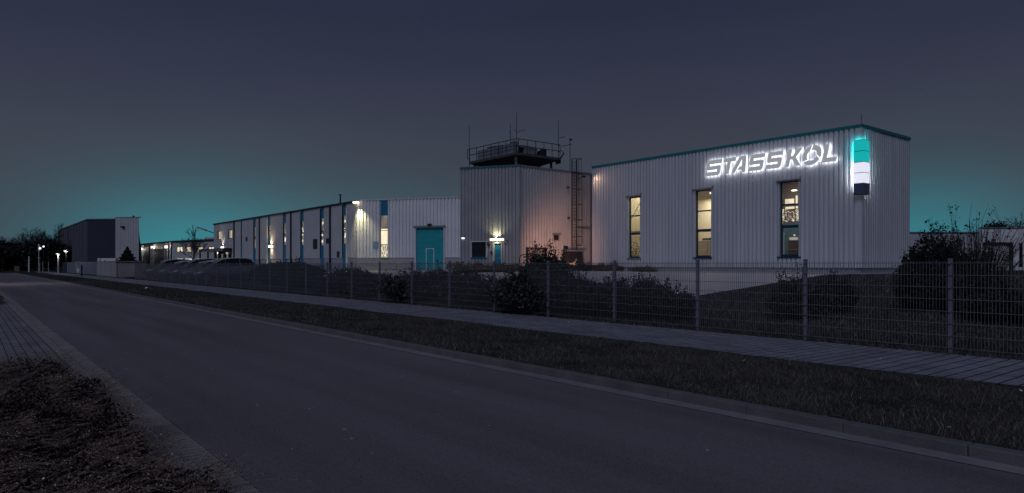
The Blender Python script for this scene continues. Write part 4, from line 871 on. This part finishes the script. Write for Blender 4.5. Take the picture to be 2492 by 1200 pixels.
st = thing('pale_stair_block', 'tall pale ribbed block joined to right end of dark office block', 'building', (*c1_, 0)); sw2 = Wall(W(281, D1 - 2), W(338, D1 - 3)); z3 = ZZ(530.5, D1 - 2)
MB().hexa([W(281, D1 - 1.9), W(338, D1 - 2.9), W(338, D1 + 8), W(281, D1 + 8)], -.2, z3 - .1).build('wall', 'clad2', st)
m = MB(); sw2.corr(m, 0, sw2.L, 0, z3, .6, .06); m.build('cladding', 'darkfin' if 0 else 'clad2', st)
m = MB(); sw2.box(m, -.1, sw2.L + .1, z3, z3 + .15, -.5, .1); m.build('parapet', 'trim', st)
q = W(325, D1); m = MB(); m.tube((*q, z3), (*q, z3 + .6), .2); m.tube((*W(318, D1), z3), (*W(318, D1), z3 + .25), .2); m.build('roof_vent', 'dark', st)
m = MB(); sc_s = sw2.s(301); sw2.box(m, sc_s - .3, sc_s + .3, ZZ(556, D1), ZZ(552, D1), .05, .5); m.build('vent_hood', 'dark', st)
m = MB(); P4 = [(*W(338, D1 - 2), 0), (*W(346, D1 - 2), 0), (*W(343.5, D1 - 2), ZZ(598, D1)), (*W(340.5, D1 - 2), ZZ(585, D1)), (*W(338, D1 - 2), ZZ(560, D1))]
P5 = [(a + .0, b + 3, z) for a, b, z in P4]; m.add(P4 + P5, [(0, 1, 2, 3, 4), (9, 8, 7, 6, 5)] + [(i, (i + 1) % 5, 5 + (i + 1) % 5, 5 + i) for i in range(5)]); m.build('buttress', 'darkfin', st)

# ------------------------------------------------------------------ RIGHT: low wing and garage
lowR = thing('rear_wing', 'low flat pale wing behind shrubs right of the tall hall', 'building', (*W(2300, 72), GZ))
ww = Wall(W(2195, 72), W(2400, 72)); z_ = ZZ(567, 72)
m = MB(); ww.box(m, 0, ww.L, GZ - .3, z_, -.4, 0); m.build('wall', 'clad2', lowR); m = MB(); ww.box(m, 0, ww.L, z_, z_ + .12, -.5, .1); m.build('coping', 'trim', lowR)
gar = thing('garage_block', 'pale garage building with wide dark-framed door at right edge', 'building', (*W(2440, 62), GZ))
Wg = Wall(W(2388, 62), W(2478, 62)); Wg2 = Wall(W(2478, 62), W(2560, 60)); z_ = ZZ(555.5, 62)
gd = lrect(Wg, 2392, 2466, 591, 645); m = MB()
Wg.box(m, 0, Wg.L, gd[3], z_, -.3, 0); Wg.box(m, gd[1], Wg.L, GZ - .2, gd[3], -.3, 0); Wg.box(m, 0, gd[0], GZ - .2, gd[3], -.3, 0); m.build('front_wall', 'cladf', gar)
m = MB(); Wg2.box(m, 0, Wg2.L, GZ - .2, z_ + .05, -.3, .03); m.build('side_wall', 'cladf', gar)
m = MB(); Wg.box(m, 0, Wg.L, z_, z_ + .1, -.3, .1); Wg2.box(m, 0, Wg2.L, z_ + .05, z_ + .2, -.3, .15); m.build('roof_edge', 'trim', gar)
MB().hexa([W(2388, 62.2), W(2478, 62.2), W(2560, 60.5), W(2560, 80), W(2388, 80)], z_ - .4, z_ - .1).build('roof', 'roof', gar)
m = MB(); Wg.box(m, gd[0], gd[1], GZ, gd[3] - .1, -.25, -.18)
for k in range(1, 7): zz = GZ + (gd[3] - GZ) * k / 7; Wg.box(m, gd[0], gd[1], zz - .012, zz + .012, -.18, -.165)
dd = m.build('garage_door', 'cladw', gar); m = MB(); Wg.box(m, gd[0], gd[1], gd[3] - .12, gd[3] + .05, -.2, .03); Wg.box(m, gd[1] - .28, gd[1], GZ, gd[3], -.2, .02); m.build('frame', 'dark', dd)
s = Wg2.s(2485); m = MB(); Wg2.box(m, s - .12, s + .12, GZ + .3, ZZ(591, 61), .03, .06); m.build('window', 'dglass', gar)
mm = MB(); x, y = W(2404, 58); mm.box(x - .2, x + .2, y - .2, y + .2, GZ - .1, ZZ(613, 58)); tag(mm.build('switch_box', 'slat', loc=(x, y, GZ)), 'grey upright box standing left of the garage door', 'box')

# ------------------------------------------------------------------ FENCE of welded mesh panels
fx = 12.68; ph = 1.40; rows = [.07 + .2 * i for i in range(8)]
fence = thing('mesh_fence', 'long grey welded mesh fence with square posts along the pavement', 'fence', (fx, 4.3, 0))
y = 1.8; pm = MB()
for z in rows: pm.box(fx - .012, fx + .000, 0, 2.5, z - .0045, z + .0045)
k = .05
while k < 2.5: pm.box(fx + .0, fx + .006, k - .0032, k + .0032, .05, 1.50); k += .05
proto = pm.build('mesh_panel', 'steel', fence); proto.location.y += 1.8
pb = MB(); pb.box(fx + .008, fx + .068, -.03, .03, -.1, 1.525); pb.box(fx + .003, fx + .073, -.035, .035, 1.525, 1.545)
for z in (.27, .67, 1.07, 1.47): pb.box(fx - .02, fx + .008, -.02, .02, z - .02, z + .02)
pproto = pb.build('post', 'slat', fence, bevel=.004); pproto.location.y += 1.8
base_py = pproto.location.y; base_my = proto.location.y
NB = 29
for i in range(1, NB):
    c = proto.copy(); COL.objects.link(c); c.parent = fence; c.location.y = base_my + 2.5 * i
for i in range(1, NB + 1):
    c = pproto.copy(); COL.objects.link(c); c.parent = fence; c.location.y = base_py + 2.5 * i
c = proto.copy(); COL.objects.link(c); c.parent = fence; c.location.y = base_my - 2.5
# enclosure of pale boards, then slatted fence
ya, yb = [fx * ray(p)[1] / ray(p)[0] for p in (282, 235)]
enc = thing('board_enclosure', 'pale boxy board enclosure in the fence line far down the pavement', 'enclosure', (fx, ya, 0)); zt_ = 1.70
for i in range(4):
    y0 = ya + (yb - ya) * i / 4; MB().box(fx, fx + .15, y0 + .08, y0 + (yb - ya) / 4 - .08, .05, zt_).build('board_panel', 'board', enc)
m = MB(); m.box(fx - .02, fx + 3, ya, yb, zt_, zt_ + .1); m.build('top', 'trim', enc); m = MB(); m.box(fx + .2, fx + 2.9, ya + .1, yb - .1, 0, zt_); m.build('body', 'board', enc)
ya2, yb2 = yb + .3, fx * ray(163)[1] / ray(163)[0]
sl = thing('slat_fence', 'grey horizontal slat fence beyond the pale board enclosure', 'fence', (fx, ya2, 0)); m = MB()
for k in range(9): m.box(fx, fx + .04, ya2, yb2, .1 + k * .185, .1 + k * .185 + .17)
m.build('slats', 'slat', sl)
for i in range(8): MB().box(fx + .04, fx + .12, ya2 + (yb2 - ya2) * i / 7 - .06, ya2 + (yb2 - ya2) * i / 7 + .06, 0, 1.75).build('post', 'slat', sl)
m = MB(); m.box(fx + 1, fx + 1.15, yb2 + 1, yb2 + 18, 0, 1.8); tag(m.build('dark_hoarding', 'darkwall', loc=(fx + 1, yb2 + 1, 0)), 'dark plain hoarding beyond the grey slat fence', 'hoarding')
# white low trailer behind the enclosure with two dark poles
tx, ty = W(259, 90); tr2 = thing('white_trailer', 'low white flat trailer showing over the pale board enclosure', 'trailer', (tx, ty, 0)); tw = Wall(W(237, 90), W(281, 90))
m = MB(); tw.box(m, 0, tw.L, .6, ZZ(628.5, 90), -.5, 0); m.build('body', 'white', tr2); m = MB(); tw.box(m, tw.s(243), tw.s(244.5), .6, ZZ(630, 90), .0, .05); tw.box(m, tw.s(254), tw.s(257.5), .6, ZZ(634, 90), 0, .05); m.build('marking', 'dark', tr2)
for px in (245, 272): m = MB(); q = tw.pt(tw.s(px), -.25, .45); m.tube((q[0], q[1], .35), (q[0] + .2, q[1] + .1, .35), .35, n=12); m.build('wheel', 'tyre', tr2)

# ------------------------------------------------------------------ street things at the far left
def on_ground(px, D, z=0): x, y = W(px, D); return x, y, z
x, y, _ = on_ground(142, 100); t = thing('street_lamp', 'slim white street lamp with round hooded head beside the verge', 'street lamp', (x, y, 0)); hh = ZZ(621, 100)
MB().tube((x, y, 0), (x, y, hh), .12, .10, 10).build('pole', 'board', t); MB().ball((x, y, hh + .22), .34, 1, 1, .35, 14, 6).build('hood', 'trim', t); MB().ball((x, y, hh + .02), .15, 1, 1, .6).build('lamp_head', 'lampw', t); bulb(t, (x - .3, y - .3, hh - .1), 45, (1, .95, .85))
x, y, _ = on_ground(161, 112); t = thing('dome_lamp', 'wide dome street lamp glowing against the dark office block', 'street lamp', (x, y, 0)); hh = ZZ(611, 112)
MB().tube((x, y, 0), (x, y, hh), .08, .06).build('pole', 'dark', t); MB().ball((x, y, hh + .1), .42, 1, 1, .5, 14, 6).build('hood', 'darkfin', t); MB().ball((x, y, hh - .08), .2, 1, 1, .4).build('lamp_head', 'lampw', t); bulb(t, (x - .2, y - .4, hh - .3), 60, (1, .93, .8))
x, y, _ = on_ground(94.5, 112); t = thing('sign_post', 'tall grey signpost with round lamp far down the verge', 'signpost', (x, y, 0)); hh = ZZ(594, 112)
MB().tube((x, y, 0), (x, y, hh), .09, .05).build('pole', 'board', t); MB().tube((x, y, ZZ(610, 112)), (x, y, hh), .12, .08).build('sleeve', 'white', t); MB().ball((x + .17, y - .1, ZZ(604.5, 112)), .16).build('lamp_head', 'lampw', t); m = MB(); m.box(x - .25, x + .25, y - .05, y + .05, ZZ(629, 112), ZZ(627, 112)); m.build('sign_plate', 'trim', t)
x, y, _ = on_ground(106, 135); t = thing('street_lamp', 'distant small street lamp glowing before the dark trees', 'street lamp', (x, y, 0)); MB().tube((x, y, 0), (x, y, ZZ(600, 135)), .06).build('pole', 'dark', t); MB().ball((x, y, ZZ(600, 135)), .17).build('lamp_head', 'lampw', t)
x, y, _ = on_ground(70.5, 128); tag(MB().tube((x, y, 0), (x, y, ZZ(624, 128)), .12, .1, 8).build('white_post', 'white', loc=(x, y, 0)), 'plain short white post farthest left on the verge', 'post')
x, y, _ = on_ground(191, 92); t = thing('round_sign', 'small sign post with a white round plate by the slat fence', 'sign', (x, y, 0)); MB().tube((x, y, 0), (x, y, ZZ(636, 92)), .05).build('pole', 'board', t)
MB().ball((x, y - .1, ZZ(659, 92)), .24, .8, .2, 1.3, 14, 8).build('plate', 'white', t); m = MB(); m.box(x - .2, x + .2, y - .05, y + .05, ZZ(645, 92), ZZ(635.5, 92)); m.build('notice', 'board', t)
x, y, _ = on_ground(199, 80); t = thing('bollard', 'thick dark bollard standing on verge beside the far pavement', 'bollard', (x, y, 0)); MB().tube((x, y, 0), (x, y, ZZ(644, 80)), .085, .085, 10).build('shaft', 'dark', t); MB().ball((x, y, ZZ(644, 80)), .09, 1, 1, .5).build('cap', 'trim', t)
x, y, _ = on_ground(41, 140); m = MB(); m.box(x - .4, x + .4, y - .3, y + .3, 0, 1.05); m.box(x - .44, x + .44, y - .34, y + .34, 1.05, 1.12); tag(m.build('junction_box', 'brick', loc=(x, y, 0)), 'dull reddish junction box at the far end of the road', 'box')
t = thing('gate_frame', 'thin metal gate frame standing beyond the street lamps', 'gate', (*W(105, 118), 0)); q = Wall(W(97, 118), W(118, 116))
for s in (0, q.L * .35, q.L): MB().tube(q.pt(s, 0, 0), q.pt(s, 0, ZZ(638, 117)), .05).build('post', 'board', t)
MB().tube(q.pt(0, 0, ZZ(638, 117)), q.pt(q.L, 0, ZZ(638, 117)), .03).build('rail', 'dark', t)

t = thing('street_lamp', 'assumed tall street lamp beyond the left picture edge lighting far road', 'street lamp', (-.6, 66, -.1))  # assumed lamp out of view, added for the lit patches on the road
MB().tube((-.6, 66, -.1), (-.6, 66, 6), .09, .06).build('pole', 'steel', t); MB().tube((-.6, 66, 6), (1.2, 66, 6.3), .04).build('arm', 'steel', t); MB().ball((1.3, 66, 6.25), .28, 1.4, .7, .35).build('lamp_head', 'lampw', t)
spot(t, (1.4, 66, 6.1), (3.0, 66, 0), 420, (1, .92, .88), 140, 1, .3)
# ------------------------------------------------------------------ cars
def lerp(a, b, t): return a + (b - a) * t
def make_car(label, paint, hgt=1.72, L=4.7):
    """nose towards -X; body sections along X"""
    t = thing('parked_car', label, 'car', (0, 0, 0), 'dark cars parked in a row behind the fence'); w = .92
    st = [(0, .35, .62, .62), (.12, .30, .80, .76), (.9, .25, .98, .86), (1.25, .22, 1.04, .90), (2.4, .22, 1.06, .92), (3.8, .22, 1.08, .92), (4.5, .26, 1.05, .88), (4.68, .34, .92, .80)]
    vs = []; fs = []
    for x, z0, z1, hw in st: vs += [(x, -hw, z0), (x, -hw * 1.02, lerp(z0, z1, .6)), (x, -hw * .93, z1), (x, hw * .93, z1), (x, hw * 1.02, lerp(z0, z1, .6)), (x, hw, z0)]
    n = 6
    for i in range(len(st) - 1): fs += [(i * n + j, i * n + (j + 1) % n, (i + 1) * n + (j + 1) % n, (i + 1) * n + j) for j in range(n)]
    fs += [tuple(range(n)), tuple(range((len(st) - 1) * n, len(st) * n))[::-1]]
    MB().add(vs, fs).build('body', paint, t, smooth=True)
    gh = [(1.15, 1.02, .82), (1.65, lerp(1.02, hgt, .62), .72), (2.1, hgt - .07, .66), (2.9, hgt, .66), (3.8, hgt - .04, .65), (4.2, hgt - .12, .64), (4.6, 1.05, .76)]
    vs = []; fs = []
    for x, z, hw in gh: vs += [(x, -.84, 1.0), (x, -hw, z), (x, hw, z), (x, .84, 1.0)]
    for i in range(len(gh) - 1): fs += [(i * 4 + j, i * 4 + (j + 1) % 4, i * 4 + 4 + (j + 1) % 4, i * 4 + 4 + j) for j in range(4)]
    fs += [(0, 1, 2, 3), (27, 26, 25, 24)]; MB().add(vs, fs).build('glasshouse', 'dglass', t, smooth=False)
    rv = []; rf_ = []
    for x, z, hw in gh[2:6]: rv += [(x, -hw - .015, z + .012), (x, -hw * .5, z + .045), (x, hw * .5, z + .045), (x, hw + .015, z + .012)]
    for i in range(3): rf_ += [(i * 4 + j, i * 4 + j + 1, i * 4 + 5 + j, i * 4 + 4 + j) for j in range(3)]
    MB().add(rv, rf_).build('roof', 'carroof', t, smooth=True)
    for s_ in (-1, 1):
        m = MB(); m.path([(x, s_ * (hw + .03), z + .05) for x, z, hw in gh[1:]], .04); m.build('roof_rail', 'chrome', t)
        m = MB(); m.path([(x, s_ * .86, z) for x, z in ((1.2, 1.05), (2.4, 1.09), (3.6, 1.10), (4.4, 1.16))], .014); m.build('window_trim', 'chrome', t)
        m = MB()
        for xp in (2.25, 3.3): m.box(xp - .04, xp + .04, s_ * .86 - .01, s_ * .86 + .01, 1.02, 1.12); m.tube((xp, s_ * .86, 1.05), (xp, s_ * .68, hgt - .02), .035)
        m.build('pillar', paint, t)
        MB().ball((.18, s_ * .62, .72), .13, .8, 1.4, .6).build('headlight', 'lens', t); MB().ball((4.6, s_ * .70, .92), .12, .6, .8, 1.6).build('tail_light', 'red', t)
        MB().ball((1.45, s_ * .98, 1.08), .12, .6, 1, .7).build('mirror', paint, t)
        for xw in (.85, 3.75):
            wh = MB().tube((xw, s_ * .74, .33), (xw, s_ * .93, .33), .33, n=20).build('wheel', 'tyre', t); MB().tube((xw, s_ * .92, .33), (xw, s_ * .945, .33), .20, n=14).build('rim', 'rim', wh)
    return t
car = make_car('nearest dark estate car with chrome roof rails behind the fence', 'car')
car2 = make_car('second dark car from the right, slate paint, in the parked row', 'car2', 1.55)
cs = [(car, 12.95, 54.3, 0), (car2, 13.2, 58.7, .05), (copy_tree(car), 13.3, 63.2, -.04), (copy_tree(car2), 13.7, 69.5, .03), (copy_tree(car), 13.8, 76.0, 0)]
lbs = [None, None, 'third dark car from the right in the parked row', 'fourth dark car from the right with a low sloping roof', 'farthest dark car at the left end of parked row']
for (o, x, y, r), lb in zip(cs, lbs):
    o.location = (x, y, ground_z(x + 2) + .0); o.rotation_euler = (0, -.02, r)
    if lb: o['label'] = lb
# ------------------------------------------------------------------ trees and shrubs
for i, (px, D, top, lab) in enumerate(((68, 165, 549, 'bare rounded tree rising highest at the far left'), (30, 170, 578, 'low bare tree at the left edge of the picture'), (125, 160, 545, 'pointed bare tree just left of dark office block'), (98, 175, 560, 'bare tree between the rounded and the pointed one'), (0, 160, 572, 'bare tree cut off by the left picture edge'), (145, 178, 562, 'thin bare tree touching the dark office block'), (52, 185, 566, 'faint bare tree behind the rounded one at far left'))):
    x, y = W(px, D); bare_tree('bare_tree', lab, (x, y, -.1), ZZ(top, D) + .1, 'bare trees at the far end of the road', seed=20 + i, levels=5, spread=.5, nb=3)
for i, (px, D, top, w, lab) in enumerate(((20, 158, 588, 12, 'dark thicket at the left picture edge under bare trees'), (60, 155, 594, 12, 'dark thicket beneath the rounded bare tree'), (100, 155, 584, 11, 'dark thicket behind the signpost'), (132, 158, 580, 9, 'dark thicket beside the dark office block'), (-30, 150, 580, 14, 'dark thicket beyond left picture edge'))):
    x, y = W(px, D); leafy_tree('thicket_tree', lab, (x, y, -.1), ZZ(top, D), w, 'leafd', 'dark thicket at the end of the road', 46, 110, .4, .02)
x, y = W(471, 97); bare_tree('bare_tree', 'lone bare tree with blue grey trunk before the white depot', (x, y, .5), ZZ(556, 97) - .5, seed=11, levels=6, spread=.36, r0=.11, trunk=.28, nb=2, rm=.0030)
x, y = W(310, 96); t = thing('conifer', 'small dark conical evergreen in front of the pale stair block', 'tree', (x, y, 0)); hh = ZZ(601, 96)
MB().tube((x, y, 0), (x, y, hh * .9), .1, .03).build('trunk', 'bark', t)
n = 5200; q = rng.uniform(0, 1, n) ** .8; r = (1 - q) * 1.75 * rng.uniform(.3, 1.05, n) * (1 + .22 * np.sin(q * 42)); a = rng.uniform(0, 6.28, n)
npmesh('crown', leaf_quads(np.stack([x + r * np.cos(a), y + r * np.sin(a), .9 + q * (hh - .9)], 1), .11), 4, 'leafd', t)
def B(px, D, top, w, label, m='leaf', name='shrub', nl=30, npl=170, size=None, dp=None, tw=12, group=None, zb_=None):
    """a shrub by the pixel of its middle, its distance, the row of its top and its width in metres"""
    x, y = W(px, D); z = ground_z(x) - .05 if zb_ is None else zb_; hh = ZZ(top, D) - z
    return bush(name, label, 'shrub', (x, y, z), (w / 2, (dp or w) / 2, hh / 2), m, nl, npl, size or .0018 * D + .012, group, tw)
HG = 'dark shrubs planted behind the mesh fence'
B(1325, 21.5, 606, 1.9, 'tall rambling rose bush rising highest behind the fence', 'leafp', 'rose_bush', 60, 330, .05, tw=50)
B(1290, 20.2, 655, 2.6, 'arching rose bush spilling toward the fence', 'leafp', 'rose_bush', 44, 300, .046, tw=40, group=None)
B(1395, 22.5, 662, 1.6, 'shrub right of the tall rose bush', 'leafp', 'rose_bush', 24, 180, .045, tw=25)
B(1080, 27, 645, 4.0, 'wide shrub hiding the foot of the teal gate', 'leaf', nl=40, npl=230, group=HG)
B(1010, 26, 651, 3.0, 'shrub left of the gate foot', 'leafp', nl=32, npl=220, group=HG)
B(1180, 24, 677, 3.2, 'low shrub under the tower door', 'leaf', nl=32, npl=220, group=HG)
B(1130, 25.5, 668, 2.6, 'shrub filling the gap between gate foot shrub and tower door shrub', 'leaf', nl=36, npl=240, group=HG)
B(905, 30, 684, 3.0, 'low shrub left of the tall front window', 'leafd', nl=30, npl=220, group=HG)
B(820, 34, 672, 3.2, 'low shrub left of the long hall corner', 'leafd', nl=30, npl=220, group=HG)
B(860, 36, 652, 4.5, 'dark shrub below the long hall corner', 'leafd', nl=40, npl=240, group=HG)
B(950, 31, 674, 2.8, 'low shrub below the tall front window', 'leaf', nl=32, npl=220, group=HG)
B(760, 40, 669, 5.5, 'low hedge shrub below the side windows', 'leafd', nl=34, npl=240, group=HG)
B(680, 46, 650, 4.5, 'dark shrub right of the parked cars', 'leafd', nl=34, npl=220, group=HG)
B(700, 52, 631, 6.0, 'wide mound shaped bush above the fence line', 'leafd', nl=44, npl=240, tw=4, group=HG)
B(745, 54, 640, 4.0, 'small mound bush at right end of wide one', 'leafd', nl=24, npl=200, tw=4, group=HG)
B(1495, 19.5, 677, 1.7, 'shrub behind the sixth fence post from right', 'leaf', nl=34, npl=230, size=.04, tw=24, group=HG)
B(1575, 18.2, 673, 1.7, 'shrub with ragged top left of the open yard', 'leaf', nl=34, npl=230, size=.038, tw=26, group=HG)
B(1430, 20.5, 686, 2.2, 'low dark shrub between rose bush and yard', 'leaf', nl=30, npl=230, size=.04, tw=16, group=HG)
B(1640, 17.3, 692, 1.5, 'small shrub at the near edge of the yard', 'leaf', nl=22, npl=200, size=.035, tw=14, group=HG)
B(1945, 16.4, 667, 1.9, 'rounded shrub standing on the grass bank', 'leaf', nl=36, npl=240, size=.034, tw=30, group=HG)
B(2035, 17.2, 668, 1.3, 'smaller shrub right of the rounded one on grass bank', 'leafd', nl=24, npl=220, size=.034, tw=16, group=HG)
B(1150, 54, 641, 4.4, 'rust coloured low bush before the tower window', 'rust', 'rusty_bush', 34, 220, .08, tw=30)
B(1232, 53, 643, 4.0, 'rust brown bush right under the blue door', 'rust', 'rusty_bush', 30, 220, .08, tw=30)
B(1480, 55.5, 643, 6.0, 'flat rust brown bed at the left foot of big hall', 'rust', 'rusty_bush', 40, 260, .08, dp=2, tw=30)
B(1405, 53, 638, 3.4, 'dark bush where the tower meets the big hall', 'leafd', nl=30, npl=220, size=.05, tw=14)
B(1565, 50, 648, 3.6, 'low flat end of the rust brown planting', 'rust', 'rusty_bush', 28, 200, .05, dp=1.6, tw=10)
B(1215, 22.5, 667, 2.3, 'dark shrub hiding the feet of bushes left of the tall rose bush', 'leaf', nl=38, npl=260, size=.045, tw=16, group=HG)
B(1365, 20.0, 668, 2.6, 'broad dark shrub right under the tall rose bush', 'leaf', nl=42, npl=280, size=.042, tw=18, group=HG)
B(1462, 19.0, 680, 2.6, 'broad low shrub between two posts left of the open yard', 'leaf', nl=42, npl=280, size=.04, tw=18, group=HG)
B(1540, 18.2, 682, 2.2, 'broad low shrub behind the ragged topped ones', 'leaf', nl=38, npl=260, size=.038, tw=16, group=HG)
B(1612, 17.4, 688, 1.5, 'low end shrub tapering down to the open yard', 'leaf', nl=28, npl=240, size=.036, tw=14, group=HG)
B(1030, 27, 662, 3.4, 'dark shrub in front of the foot of the gate', 'leaf', nl=40, npl=260, group=HG)
# big dark shrub right, with whippy twigs
B(2285, 17.6, 574, 2.0, 'big dark evergreen shrub right of the tall hall', 'leafd', 'evergreen_shrub', 80, 420, .05, tw=50, zb_=.1)
B(2245, 17.0, 605, 1.4, 'left shoulder shrub with light tipped leaves beside tall hall', 'leafd', 'evergreen_shrub', 60, 380, .042, tw=24)
B(2375, 16.0, 652, 1.7, 'low dark shrub at right behind the nearest fence post', 'leafd', 'evergreen_shrub', 44, 300, .038, tw=10)
B(2480, 14.5, 690, 2.4, 'dark shrub at the right picture edge behind the fence', 'leafd', 'evergreen_shrub', 40, 300, .036, tw=6)
x, y = W(2372, 16.7); z = ground_z(x); t = thing('whippy_shrub', 'leafless shrub of many upright whippy twigs against the teal sky', 'shrub', (x, y, z)); m = MB(); tips = []
for i in range(190):
    a = random.uniform(-1, 1); a2 = random.uniform(-1, 1); ln = random.uniform(1.3, 2.35) * (1 - .22 * a * a); lean = a * .62
    rt, fwd = Vector((C_, -S, 0)), Vector((S, C_, 0)); p = Vector((x, y, z)) + rt * a * .12 + fwd * a2 * .15; d = (rt * lean + fwd * a2 * .4 + Vector((0, 0, 1))).normalized(); seg = 4; r = .016
    for k in range(seg):
        q = p + d * ln / seg; m.tube(p, q, r, r * .78, 4, False); r *= .78; p = q; d = (d + Vector((random.gauss(0, .08), random.gauss(0, .08), random.gauss(.02, .05))) + rt * lean * .05).normalized()
        if k >= 1 and random.random() < .6:
            sd = (d + Vector((random.gauss(0, .35), random.gauss(0, .35), 0))).normalized(); m.tube(p, p + sd * ln * .18, r * .8, .003, 3, False); tips.append(p + sd * ln * .18)
    tips.append(p)
m.build('stems', 'bark', t); P = np.array([tuple(q) for q in tips]); P = np.repeat(P[::3], 8, axis=0) + rng.normal(0, .035, (len(P[::3]) * 8, 3)); npmesh('leaves', leaf_quads(P, .026), 4, 'leafd', t)
x, y = W(2425, 85); leafy_tree('rear_tree', 'dark round tree over the roof of the garage block', (x, y, GZ), ZZ(528, 85) - GZ, 3.6, 'leafd', None, 30, 150, .13, .3)
x, y = W(2462, 88); leafy_tree('rear_tree', 'smaller dark tree right of the round one over roof', (x, y, GZ), ZZ(544, 88) - GZ, 2.8, 'leafd', None, 20, 120, .12, .3)
x, y = W(2495, 80); bare_tree('bare_tree', 'bare tree at the right picture edge above the garage', (x, y, GZ), ZZ(520, 80) - GZ, seed=3, levels=5)
x, y = W(2330, 90); leafy_tree('rear_tree', 'dark tree hidden behind the whippy shrub', (x, y, GZ), ZZ(560, 90) - GZ, 4, 'leafd', None, 20, 120, .14, .3)

# ------------------------------------------------------------------ foreground hedge of fine twigs with tiny leaves
MT['glintl'] = mat('painted_leaf_glints', (.75, .58, .42), .3, island=.5, spec=.8); MT['core'] = mat('inner_leaves', (.030, .023, .025), .9, island=.5, spec=.1)  # a few leaves coloured bright to stand for glints of light
def spray_bed(name, label, x0, x1, y0, y1, dens, h, leaf, m='hedge', zb_=-.06, steps=15, tw=.0019):
    t = thing(name, label, 'hedge', ((x0 + x1) / 2, (y0 + y1) / 2, zb_)); A = (x1 - x0) * (y1 - y0)
    def edge(y): return x1 - .10 + .10 * np.sin(y * 2.1) + .05 * np.sin(y * 5.3 + 1)
    def top(x, y):
        lump = .96 - .32 * np.abs(np.sin(x * 3.9 + 1.3 * np.sin(y * 1.9))) - .30 * np.abs(np.sin(y * 3.1 + x * 1.6)) + .10 * np.sin(x * 11 + y * 8)
        e = np.clip((edge(y) - x) / .14, 0, 1) ** .4 * np.clip((y1 - y) / .5, 0, 1) ** .5 * np.clip((y - y0) / .3, 0, 1) ** .5
        return h * lump * e
    n = int(A * 13000); X = rng.uniform(x0, x1, n); Y = rng.uniform(y0, y1, n); T = top(X, Y); k = T > .02; X, Y, T = X[k], Y[k], T[k]
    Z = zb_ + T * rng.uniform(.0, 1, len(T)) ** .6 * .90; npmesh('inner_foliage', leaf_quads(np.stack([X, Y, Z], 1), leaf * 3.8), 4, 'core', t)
    nb_ = int(A * dens / 8); cx = np.repeat(rng.uniform(x0, x1, nb_), 8); cy = np.repeat(rng.uniform(y0, y1, nb_), 8); n = len(cx)
    X = cx + rng.normal(0, .018, n); Y = cy + rng.normal(0, .018, n); T = top(X, Y); k = T > .20
    az = np.repeat(rng.normal(R(-34), .30, nb_), 8) + rng.normal(0, .22, n) + .3 * np.sin(X * 4 + Y * 2.2); up = np.repeat(rng.uniform(.1, .75, nb_), 8) + rng.uniform(-.12, .22, n); L = np.repeat(rng.uniform(.13, .30, nb_), 8) * rng.uniform(.55, 1.15, n)
    X, Y, T, az, up, L = X[k], Y[k], T[k], az[k], up[k], L[k]; n = len(X)
    d = np.stack([np.cos(az), np.sin(az), up], 1); d /= np.linalg.norm(d, axis=1)[:, None]; lg = rng.uniform(0, 1, n) < .03; L[lg] *= 1.8
    p = np.stack([X, Y, zb_ + T * rng.uniform(.62, .97, n)], 1); pts = [p]
    for q in range(steps): p = p + d * (L / steps)[:, None]; d = d + np.array([0, 0, -.025]); pts.append(p)
    pts = np.stack(pts, 1); a, b_ = pts[:, :-1], pts[:, 1:]; w = (np.stack([-d[:, 1], d[:, 0], np.zeros(n)], 1) * tw)[:, None, :]
    npmesh('twigs', np.stack([a - w, a + w, b_ + w, b_ - w], 2).reshape(-1, 3), 4, 'twigh', t)
    lf = np.repeat(pts[:, 2:].reshape(-1, 3), 2, axis=0); lf = lf + rng.normal(0, leaf * .8, lf.shape); pale = rng.uniform(0, 1, len(lf)) < .035
    npmesh('leaves', leaf_quads(lf[~pale], leaf), 4, m, t); npmesh('glint_leaves', leaf_quads(lf[pale], leaf * 1.05), 4, 'glintl', t); return t
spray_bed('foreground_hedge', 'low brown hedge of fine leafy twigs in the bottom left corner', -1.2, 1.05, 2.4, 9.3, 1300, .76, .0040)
t = bush('ground_cover', 'small reddish brown shrub at left edge beside the far kerb', 'shrub', (.2, 34, -.06), (.95, 4.0, .2), 'rust', 40, 260, .05, None, 30, 'twig')
# ------------------------------------------------------------------ litter and fallen leaves
for i, (px, py, z, w, lb) in enumerate(((1384, 785, 0, .10, 'small white scrap lying on the pavement under the fence'), (1810, 884, 0, .10, 'crumpled pale leaf on the verge grass'), (2143, 874, 0, .05, 'tiny pale scrap at the pavement edge'), (2310, 1050, 0, .07, 'pale brown leaf near the kerb'), (2484, 958, 0, .08, 'light leaf at the right picture edge'), (362, 705, 0, .5, 'white crumpled litter on the far verge'), (1455, 825, 0, .05, 'pale fleck on the middle of verge'), (1222, 752, 0, .07, 'white scrap at foot of rose bush'), (1254, 753, 0, .07, 'white scrap right of another below rose bush'), (1535, 1032, -.1, .02, 'tiny white chip on the middle of road'))):
    D = F * (H - z) / (py - 643); x, y = W(px, D); m = MB(); zz = z + (.03 if 6.4 < x < 9.8 or x > 12.4 else .003); vs = []
    for k in range(7): a = k * .9; rr = w / 2 * random.uniform(.5, 1); vs.append((x + math.cos(a) * rr, y + math.sin(a) * rr * .6, zz + random.uniform(0, w * .25)))
    m.add([(x, y, zz + w * .2)] + vs, [(0, k + 1, (k + 1) % 7 + 1) for k in range(7)]); tag(m.build('litter', 'white' if i % 2 == 0 or i in (5, 7) else 'board', loc=(x, y, z)), lb, 'litter', 'scraps and leaves on the ground')
